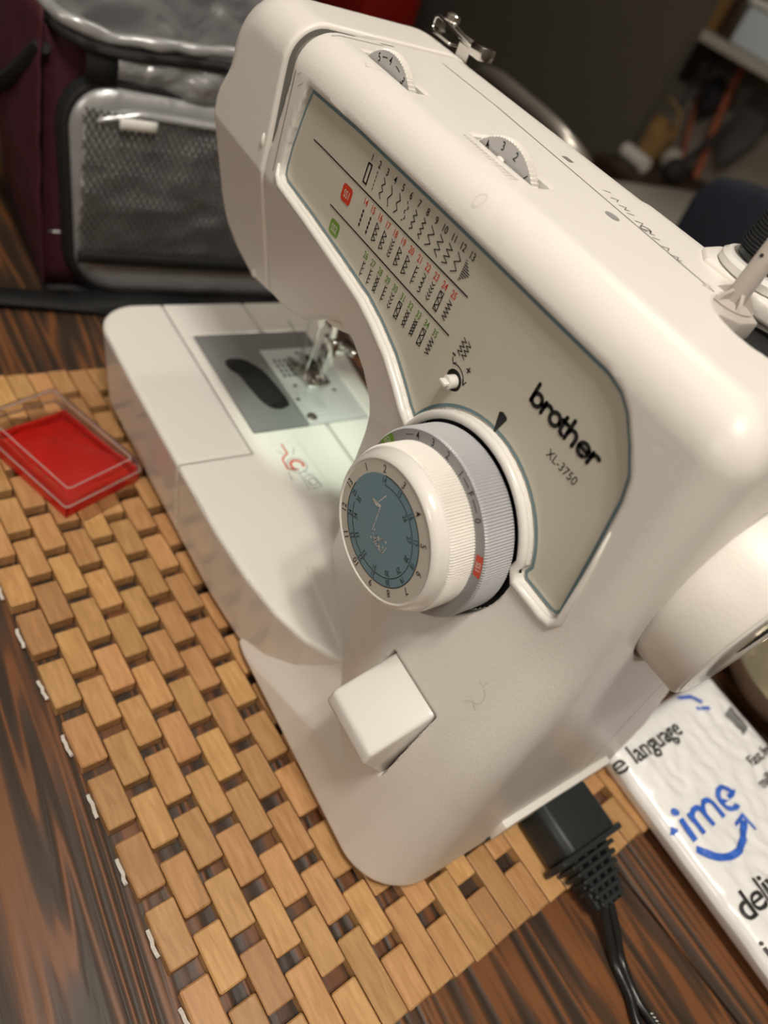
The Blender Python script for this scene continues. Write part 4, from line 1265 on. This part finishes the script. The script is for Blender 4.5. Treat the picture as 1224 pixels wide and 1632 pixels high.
blueprint(Print().stroke([(21.35, -23.0), (21.35, -22.05)], 0.26).disc((21.35, -21.72), 0.17))
pb = Print().stroke([(21.95, -23.0), (21.95, -22.05)], 0.24)
for x0 in (21.98, 22.78): pb.stroke(arc((x0 + .40, -22.45), .38, 180, 0, 10) + [(x0 + .78, -23.0)], 0.23)
blueprint(pb)
blueprint(Print().stroke([(24.02, -22.52), (24.98, -22.52)] + arc((24.50, -22.52), 0.48, 0, 300, 20), 0.21))
blueprint(Print().stroke([(20.72, -22.35), (20.85, -22.2), (20.95, -22.35)], 0.16))
sm_ = [(21.15, -23.25), (21.7, -23.9), (22.6, -24.25), (23.5, -24.1), (24.4, -23.55)]
pb = Print().stroke([(p.x, p.y) for p in spline([(a, b, 0) for a, b in sm_], 6)], 0.30)
pb.stroke([(23.85, -23.50), (24.6, -23.38), (24.62, -24.1)], 0.14)
blueprint(pb)
blueprint(Print().stroke([(26.6, -17.95), (27.3, -18.2), (27.5, -18.7)], 0.22))
blueprint(Print().stroke([(26.9, -18.8), (27.7, -19.1)], 0.18))
sg = Print()
for i in range(8):
    for j in range(8): sg.poly([(28.3 + .1 * (i + a), -20.9 + .15 * (j + b) + 0.02 * i) for a, b in ((0, 0), (1, 0), (1, 1), (0, 1))])
sg.obj('envelope_print', M['smudge'], ml, mmap)

# metal bowl standing behind the mailer
bw = MB().lathe([(1.6, 0.0), (2.6, 0.25), (3.8, 1.4), (4.3, 2.6), (4.35, 2.75), (4.15, 2.7), (3.6, 1.5), (2.4, 0.5), (0.2, 0.4)], (20.2, 35.2, ZT), (0, 0, 1), 48, cap=False)
tag(bw.obj('bowl', M['silverbowl']), 'pewter coloured bowl behind the bubble mailer', 'bowl')

# ------------------------------------------------------------------ open lunch bag behind the machine
O = Vector((-19.3, 10.08, ZT + 0.3)); es = Vector((0.0821, 0.9966, 0)); en = Vector((0.9966, -0.0821, 0))
lb = thing('lunch_bag', 'burgundy insulated lunch bag lying open, silver lining and net pocket showing', 'lunch bag', (-26, 16, ZT))
P3 = lambda s, z, d=0.0: tuple(O + es * s + en * d + Vector((0, 0, z - ZT - 0.3 + 0.18)))


def sheet(name, fn, nu, nv, mat, parent, thick=0.0, smooth=60):
    V = [fn(i / nu, j / nv) for i in range(nu + 1) for j in range(nv + 1)]
    F = [[i * (nv + 1) + j, (i + 1) * (nv + 1) + j, (i + 1) * (nv + 1) + j + 1, i * (nv + 1) + j + 1] for i in range(nu) for j in range(nv)]
    o = obj(name, V, F, mat, parent, smooth)
    if thick:
        md = o.modifiers.new('cloth', 'SOLIDIFY'); md.thickness = thick * U; md.offset = 0
    return o


def wr_(s, z, k): return mnoise.noise(Vector((s * .55, z * .8, k))) * 0.35 + mnoise.noise(Vector((s * 1.5, z * 1.5, k + 4))) * 0.12


# padded lid hanging down the front, rounded corners
LS0, LS1, LZ0, LZ1 = -1.95, 15.5, -0.35, 11.6


def lid_outline(ins=0.0):
    s0, s1, z0, z1, r = LS0 + ins, LS1 - ins, LZ0 + ins, LZ1 - ins, 2.3 - ins
    p = []
    for cs, cz, a in ((s1 - r, z1 - r, 0), (s0 + r, z1 - r, 90), (s0 + r, z0 + r, 180), (s1 - r, z0 + r, 270)):
        p += arc((cs, cz), r, a, a + 90, 8)
    return [(a + 0.55 * max(0, 1 - (b - z0) / 6.0) ** 1.0 * (1 if a < 6 else 0) * 1.6, b) for a, b in p]


lo_out = lid_outline(); rings = [(0.0, 0.15), (0.25, 0.55), (0.9, 0.80), (2.2, 0.75), (4.5, 0.62)]
V = []; F = []; n = len(lo_out)
for ins, d in rings:
    for (a, b) in lid_outline(min(ins, 2.0)) if ins <= 2.0 else [(6.8 + (a - 6.8) * (1 - (ins - 2.0) * .18), 5.6 + (b - 5.6) * (1 - (ins - 2.0) * .22)) for a, b in lid_outline(2.0)]:
        V.append(P3(a, b, d + 0.25 * wr_(a, b, 2.0) * (ins > 0.3)))
for k in range(len(rings) - 1):
    for i in range(n): F.append([k * n + i, k * n + (i + 1) % n, (k + 1) * n + (i + 1) % n, (k + 1) * n + i])
cidx = len(V); V.append(P3(6.8, 5.6, 0.62))
for i in range(n): F.append([(len(rings) - 1) * n + i, (len(rings) - 1) * n + (i + 1) % n, cidx])
V += [P3(a, b, -0.35) for a, b in lo_out]
bb = cidx + 1
for i in range(n): F.append([i, bb + i, bb + (i + 1) % n, (i + 1) % n])
F.append([bb + i for i in range(n)])
lid = obj('bag_lid', V, F, M['foil2'], lb, 60)
MB().tube([P3(a, b, 0.15) for a, b in lid_outline(-0.05)], 0.24, 8, True).obj('lid_binding', M['trimblack'], lb, 60)
# zip tape behind the binding
MB().tube([P3(a, b, -0.25) for a, b in lid_outline(-0.22)], 0.22, 6, True).obj('zip_tape', M['trimblack'], lb, 60)
# net pocket: a lattice of crossing cords over the lining
def netpt(s, z):
    return P3(s, z, 1.02 + 0.42 * math.sin(max(0, min(1, (z - 2.6) / 8.0)) * math.pi) * 0.6 + 0.55 * wr_(s, z, 9.0))


sheet('pocket_lining', lambda u, v: tuple(Vector(netpt(-1.3 + 14.7 * u, 2.8 + 7.7 * v)) - en * 0.16), 50, 30, M['netlining'], lb)
nl = []
S0, S1, Z0, Z1 = -1.40, 13.5, 2.75, 10.6
mb = MB(); pitch = 0.36
def netline(sgn):
    rngc = np.arange(-14 / pitch, 30 / pitch)
    for c in rngc:
        pts = []
        for t in range(21):
            z = Z0 + (Z1 - Z0) * t / 20
            s = c * pitch + sgn * (z - Z0) * 0.62
            if S0 + 0.9 * max(0, 1 - (z - Z0) / 4) * 0 <= s <= S1: pts.append(netpt(s, z))
        if len(pts) >= 2:
            V = []; F = []
            for k, p in enumerate(pts):
                p = Vector(p); V += [p + es * 0.055 + en * 0.0, p - es * 0.055, p + en * 0.05]
            for k in range(len(pts) - 1):
                F += [[3 * k, 3 * k + 3, 3 * k + 5, 3 * k + 2], [3 * k + 2, 3 * k + 5, 3 * k + 4, 3 * k + 1]]
            mb.add(V, F)
netline(1); netline(-1)
tag(mb.obj('net_pocket', M['net'], lb, 179), 'grey net pocket on the lid', kind='stuff')
sheet('pocket_band', lambda u, v: P3(-1.35 + 15 * u, 2.05 + 0.75 * v, 1.12 + 0.1 * math.sin(v * math.pi)), 30, 3, M['trimblack'], lb, 0.1)
sheet('pocket_hem', lambda u, v: P3(-0.7 + 14.3 * u, 10.35 + 0.55 * v - 0.5 * max(0, 0.15 - u) * 8, 0.85 + 0.35 * math.sin(v * math.pi)), 40, 6, M['foil2'], lb, 0.05)
sheet('care_tag', lambda u, v: P3(0.35 + 1.9 * u, 10.5 - 0.55 * v + 0.05 * u, 1.35 + 0.1 * v), 4, 2, M['tagwhite'], lb, 0.03)
# collar above the lid hinge, crumpled silver, and the folded rim
sheet('lining_collar', lambda u, v: P3(0.3 + 14.5 * u, 11.3 + 2.3 * v, 0.1 + 0.5 * math.sin(v * math.pi) + 0.9 * wr_(15 * u, v * 3.2, 6.0)), 70, 14, M['foil'], lb, 0.06)
sheet('collar_patch', lambda u, v: P3(-1.2 + 1.5 * u, 11.7 + 1.7 * v, 0.55), 2, 2, M['trimblack'], lb, 0.08)
rim = [P3(s, z, d) for s, z, d in ((15, 14.5, -0.1), (11, 14.35, 0.1), (7, 14.2, 0.2), (3, 13.9, 0.3), (0, 13.7, 0.3), (-1.6, 13.9, 0.3), (-2.6, 14.2, -0.6), (-3.2, 14.6, -3.0), (-3.3, 15.0, -7.0), (-3.2, 15.4, -11.5), (0, 15.8, -13.2), (6, 15.8, -13.4), (15, 15.8, -13))]
sp_ = spline(rim, 8)
MB().tube([p + Vector((0, 0, 0.22 * mnoise.noise(p * 0.5))) + en * 0.25 * mnoise.noise(p * 0.8) for p in sp_], [0.32 + 0.12 * mnoise.noise(p * 0.9) for p in sp_], 8).obj('lining_rim', M['foil2'], lb, 60)
MB().tube([Vector(p) - Vector((0, 0, .55)) + (en * 0.25) for p in sp_[:110]], 0.26, 6).obj('rim_binding', M['trimblack'], lb, 60)
# silver inside: far wall, near wall, floor and left end
sheet('inner_wall', lambda u, v: P3(-2.8 + 17.8 * u, 3 + 12.6 * v, -12.6 + 1.2 * wr_(17 * u, 12 * v, 1.0)), 50, 36, M['foil'], lb, 0.05)
sheet('inner_wall', lambda u, v: P3(-2.6 + 0.7 * wr_(12 * u, 12 * v, 3.0), 3 + 11.6 * v, -12.4 + 11.2 * u), 36, 30, M['foil'], lb, 0.05)
sheet('inner_wall', lambda u, v: P3(-2.4 + 17.4 * u, 3 + 10.0 * v, -1.2 + 0.3 * wr_(17 * u, 12 * v, 5.0)), 40, 20, M['foil'], lb, 0.05)
sheet('inner_floor', lambda u, v: P3(-2.6 + 17.6 * u, 3.0 + 0.5 * wr_(17 * u, 12 * v, 7.0), -12.5 + 12.2 * v), 40, 30, M['foil'], lb, 0.05)
# burgundy outside: left end bulging towards the camera, back, right end, base
sheet('side_panel', lambda u, v: P3(-2.9 - 1.3 * math.sin(v * math.pi * .8) * math.sin(u * math.pi * .9 + .2) - 0.3 * wr_(13 * u, 14 * v, 8.0), -0.4 + 14.6 * v, 0.15 - 13.6 * u), 30, 24, M['maroon'], lb, 0.1)
sheet('back_panel', lambda u, v: P3(-3 + 18.2 * u, -0.4 + 15.4 * v, -13.5 - 0.4 * math.sin(v * math.pi)), 24, 16, M['maroon'], lb, 0.1)
sheet('side_panel', lambda u, v: P3(15.3 + 0.8 * math.sin(v * math.pi), -0.4 + 14.6 * v, -0.2 - 13.2 * u), 16, 16, M['maroon'], lb, 0.1)
sheet('front_panel', lambda u, v: P3(-2.9 + 18 * u, -0.4 + 13.9 * v, -0.42), 20, 12, M['maroon'], lb, 0.1)
sheet('base_panel', lambda u, v: P3(-3 + 18.2 * u, -0.5, 0.1 - 13.5 * v), 8, 8, M['trimblack'], lb, 0.1)
MB().tube(spline([P3(-3.0, 12.6, -0.2), P3(-3.9, 10.2, -2.6), P3(-4.5, 8.6, -5.2), P3(-4.6, 7.6, -8.5), P3(-3.6, 7.2, -12.5)], 8), 0.42, 6).obj('webbing_strap', M['trimblack'], lb, 60)
sheet('webbing_strap', lambda u, v: P3(-9.5 + 11.5 * u, -0.42 + 0.1 * math.sin(u * 5), 1.7 - 1.6 * v + 0.8 * u), 16, 2, M['trimblack'], lb, 0.16)
sheet('shoulder_strap', lambda u, v: P3(-1.5 + 17 * u, -0.45 + 0.25 * math.sin(u * 7) ** 2, 2.2 - 1.9 * v), 24, 2, M['trimblack'], lb, 0.16)

# ------------------------------------------------------------------ chairs behind the table
ch = thing('round_back_chair', 'chair with a bent tubular back rail behind the arm of the machine', 'chair', (-30, 58, ZF))
rail = spline([(-45, 66, -20), (-43, 60, 2), (-40.5, 54, 9.6), (-35, 50.5, 11.7), (-29, 50, 11.8), (-24.2, 50.5, 11.3), (-21.6, 52.5, 9.4), (-20.6, 55, 4), (-20, 60, -20)], 8)
MB().tube(rail, 0.75, 10).obj('back_rail', M['chairrail'], ch, 60)
MB().tube([Vector(p) * 1 + Vector((0.6, 1.4, -1.7)) for p in rail[8:-8]], 0.5, 8).obj('inner_rail', M['darkwood'], ch, 60)
sheet('back_pad', lambda u, v: (-43 + 22.0 * u, 57.5 - 5.5 * math.sin(u * math.pi), -12 + (12 + 5.5 + 3.6 * math.sin(u * math.pi)) * v), 16, 6, M['hangdark'], ch, 0.8)
MB().box((-45, 57, -22), (-20, 82, -19), 0.8).obj('seat', M['hangdark'], ch)
for lx, ly in ((-44, 58), (-21, 58), (-44, 80), (-21, 80)):
    MB().tube([(lx, ly, -22), (lx, ly, ZF)], 0.8, 10).obj('leg', M['chairrail'], ch)

nv = thing('upholstered_chair', 'navy upholstered chair beyond the thread spool', 'chair', (-5, 66, ZF))
MB().prism([(-16.9, -12), (-17.2, 4), (-17.6, 10.8), (-16.6, 13.0), (-10, 14.6), (0, 14.9), (5, 13.4), (6, 11.5), (6.2, -12)], 1, 63, 67.5, 0.8, 3).obj('backrest', M['navy'], nv, 50)
MB().box((-17, 66, -24), (6, 92, -18), 1.5, 3).obj('seat', M['navy'], nv)
for lx, ly in ((-16, 65), (5, 65), (-16, 90), (5, 90)):
    MB().box((lx - .9, ly - .9, ZF), (lx + .9, ly + .9, -24), 0.2).obj('leg', M['darkwood'], nv)
MB().box((-16.5, 64, -24), (-15, 66, -12), 0.2).obj('back_post', M['darkwood'], nv)
MB().box((4, 64, -24), (5.5, 66, -12), 0.2).obj('back_post', M['darkwood'], nv)

# ------------------------------------------------------------------ red boxes on a console at the left
cs = thing('console_table', 'dark low console by the far partition under two red boxes', 'console', (-195, 135, ZF))
MB().box((-232, 118, -24.5), (-150, 149, -22), 0.3).obj('top', M['darkwood'], cs)
for lx in (-230, -152):
    for ly in (120, 147): MB().box((lx - 1.5, ly - 1.5, ZF), (lx + 1.5, ly + 1.5, -24.5), 0.2).obj('leg', M['darkwood'], cs)
rb1 = MB().box((-187, 123, -22), (-163, 140, -2.5), 0.4).obj('storage_box', M['redbox'])
tag(rb1, 'large red box on the dark console', 'box', 'red boxes on the console')
rb2 = MB().box((-222, 123, -22), (-202, 140, -6), 0.4).obj('storage_box', M['redbox'])
tag(rb2, 'smaller red box on the dark console, behind the lunch bag', 'box', 'red boxes on the console')

# ------------------------------------------------------------------ niche at the right: counter, shelf and hanging things
ct = thing('counter', 'pale counter running along the niche behind the machine', 'counter', (-10, 150, ZF))
MB().box((-73.5, 118, -13), (60, 175.5, -11.5), 0.3).obj('worktop', M['counter'], ct)
MB().box((-73, 120, ZF), (60, 175, -13), 0.2).obj('cabinet_body', M['shelfwhite'], ct)
for k in range(4):
    dr = MB().box((-72 + 33 * k, 119.0, ZF + 6), (-41 + 33 * k, 120.0, -15), 0.2).obj('door', M['shelfwhite'], ct)
    MB().tube([(-43.5 + 33 * k, 118.6, -24), (-43.5 + 33 * k, 118.6, -17)], 0.3, 8).obj('handle', M['chairrail'], dr)
lc = thing('low_cabinet', 'dark low cabinet at the left end of the niche under the wicker basket', 'cabinet', (-95, 160, ZF))
MB().box((-118, 154.6, ZF), (-87, 175.5, -12.5), 0.3).obj('cabinet_body', M['darkwood'], lc)
MB().box((-87, 140, ZF), (-74, 175.5, -12.5), 0.3).obj('cabinet_body', M['darkwood'], lc)
MB().box((-87, 139, -12.5), (-73.8, 175.5, -11.5), 0.2).obj('cabinet_top', M['darkwood'], lc)
MB().box((-118, 154.6, -12.5), (-87, 175.5, -11.5), 0.2).obj('cabinet_top', M['darkwood'], lc)
sh = MB().box((-118, 154.4, 13.2), (60, 176, 15.0), 0.2).obj('wall_shelf', M['shelfwhite'])
tag(sh, 'cream wall shelf across the top right niche', 'shelf')


def hang(name, label, cat, pts, r, mat, n=8):
    o = MB().tube(spline(pts, 6), r, n).obj(name, mat, None, 60)
    return tag(o, label, cat)


# items on the shelf
o = MB().box((-101, 158, 15), (-91, 169, 28), 0.2).obj('carton', M['cardboard']); tag(o, 'brown carton at the left end of the wall shelf', 'box')
o = MB().lathe([(3.0, 0), (3.2, 0.3), (3.2, 8.5), (2.9, 9)], (-87.3, 163, 15), (0, 0, 1), 28).obj('jar', M['darkwood']); tag(o, 'dark jar beside the brown carton on the shelf', 'jar')
tr = thing('storage_tray', 'pale translucent storage tray on the wall shelf', 'tray', (-76, 164, 15))
MB().box((-83.4, 157, 15), (-68, 172, 22), 0.8, 3).obj('tray_body', M['clearglass'], tr)
MB().box((-83.8, 156.4, 22), (-67.4, 172.6, 23.4), 0.5, 2).obj('tray_lid', M['tagwhite'], tr)
# basket and odds and ends on the cabinet
BX, BY, BZ = -91.5, 162, -11.5
bk = thing('wicker_basket', 'tan wicker basket at the left end of the niche', 'basket', (BX, BY, BZ))
MB().lathe([(4.2, 0), (4.9, 2), (5.4, 6.5), (5.5, 7.4), (5.1, 7.4), (4.8, 3), (3.4, 1)], (BX, BY, BZ), (0, 0, 1), 32).obj('basket_body', M['wicker'], bk)
MB().tube(spline([(BX - 5.3, BY, BZ + 6), (BX - 4, BY, BZ + 10.5), (BX, BY, BZ + 12), (BX + 4, BY, BZ + 10.5), (BX + 5.3, BY, BZ + 6)], 6), 0.4, 8).obj('basket_handle', M['wicker'], bk)
o = MB().ball((BX, BY, BZ + 5.6), 3.6, 1, 1, .9, 12).obj('paper_bundle', M['cardboard']); tag(o, 'tan paper bundle inside the wicker basket', 'bundle')
o = MB().tube([(-87.0, 149, -9.9), (-79.5, 148, -9.9)], 1.6, 16).obj('paper_roll', M['paper']); tag(o, 'white roll lying before the wicker basket', 'roll')
o = MB().ball((-82.6, 161, -8.9), 2.6, 1.0, 0.9, 1.0, 14).obj('yarn_ball', M['shelfwhite']); tag(o, 'pale ball of yarn beside the wicker basket', 'yarn')
hang('orange_strap', 'rust orange strap hanging from the shelf', 'strap', [(-84.6, 170, 12.9), (-84.3, 169.5, 9.2), (-82.5, 169, 1.2), (-78.6, 168, -10.6)], 0.85, M['straporange'])
hang('thin_strap', 'thin rust strap hanging behind the basket', 'strap', [(-92.6, 173, 4), (-91.6, 173, -1), (-86.4, 172, -10.9)], 0.55, M['straporange'])
o = MB().ball((-88.2, 170.6, 4.2), 3.3, 0.9, 0.5, 1.3, 14).obj('dark_pouch', M['hangdark']); tag(o, 'dark pouch hanging left of the orange strap', 'pouch')
o = MB().prism([(-80, 3), (-78.6, 8.5), (-75.6, 10.5), (-72, 8.5), (-71, 2), (-73, -2), (-75, -6), (-78.5, -3.5)], 1, 168.5, 170.6, 0.8, 2).obj('bundled_cloth', M['hanggrey']); tag(o, 'grey bundled cloth hanging right of the orange strap', 'cloth')
hang('metal_tool', 'slim grey tool hanging at the left of the niche', 'tool', [(-96.4, 173, 7.5), (-95.9, 173, 2), (-95.6, 173, -1.5)], 0.45, M['hanggrey'])
hang('metal_tool', 'second slim grey tool hanging right of the first', 'tool', [(-94.3, 173, 11.2), (-94.0, 173, 7), (-93.6, 173, 2)], 0.45, M['hanggrey'])
hang('walking_stick', 'dark stick standing on the cabinet beside the orange strap', 'stick', [(-80.2, 160, -10.6), (-77.6, 162, -3), (-76.2, 164, 3)], 0.8, M['hangdark'])
o = MB().ball((-76.6, 155, -8.8), 2.6, 1.0, 1.3, 1.0, 14).obj('dark_bundle', M['hangdark']); tag(o, 'dark bundle on the cabinet under the orange strap', 'bundle')
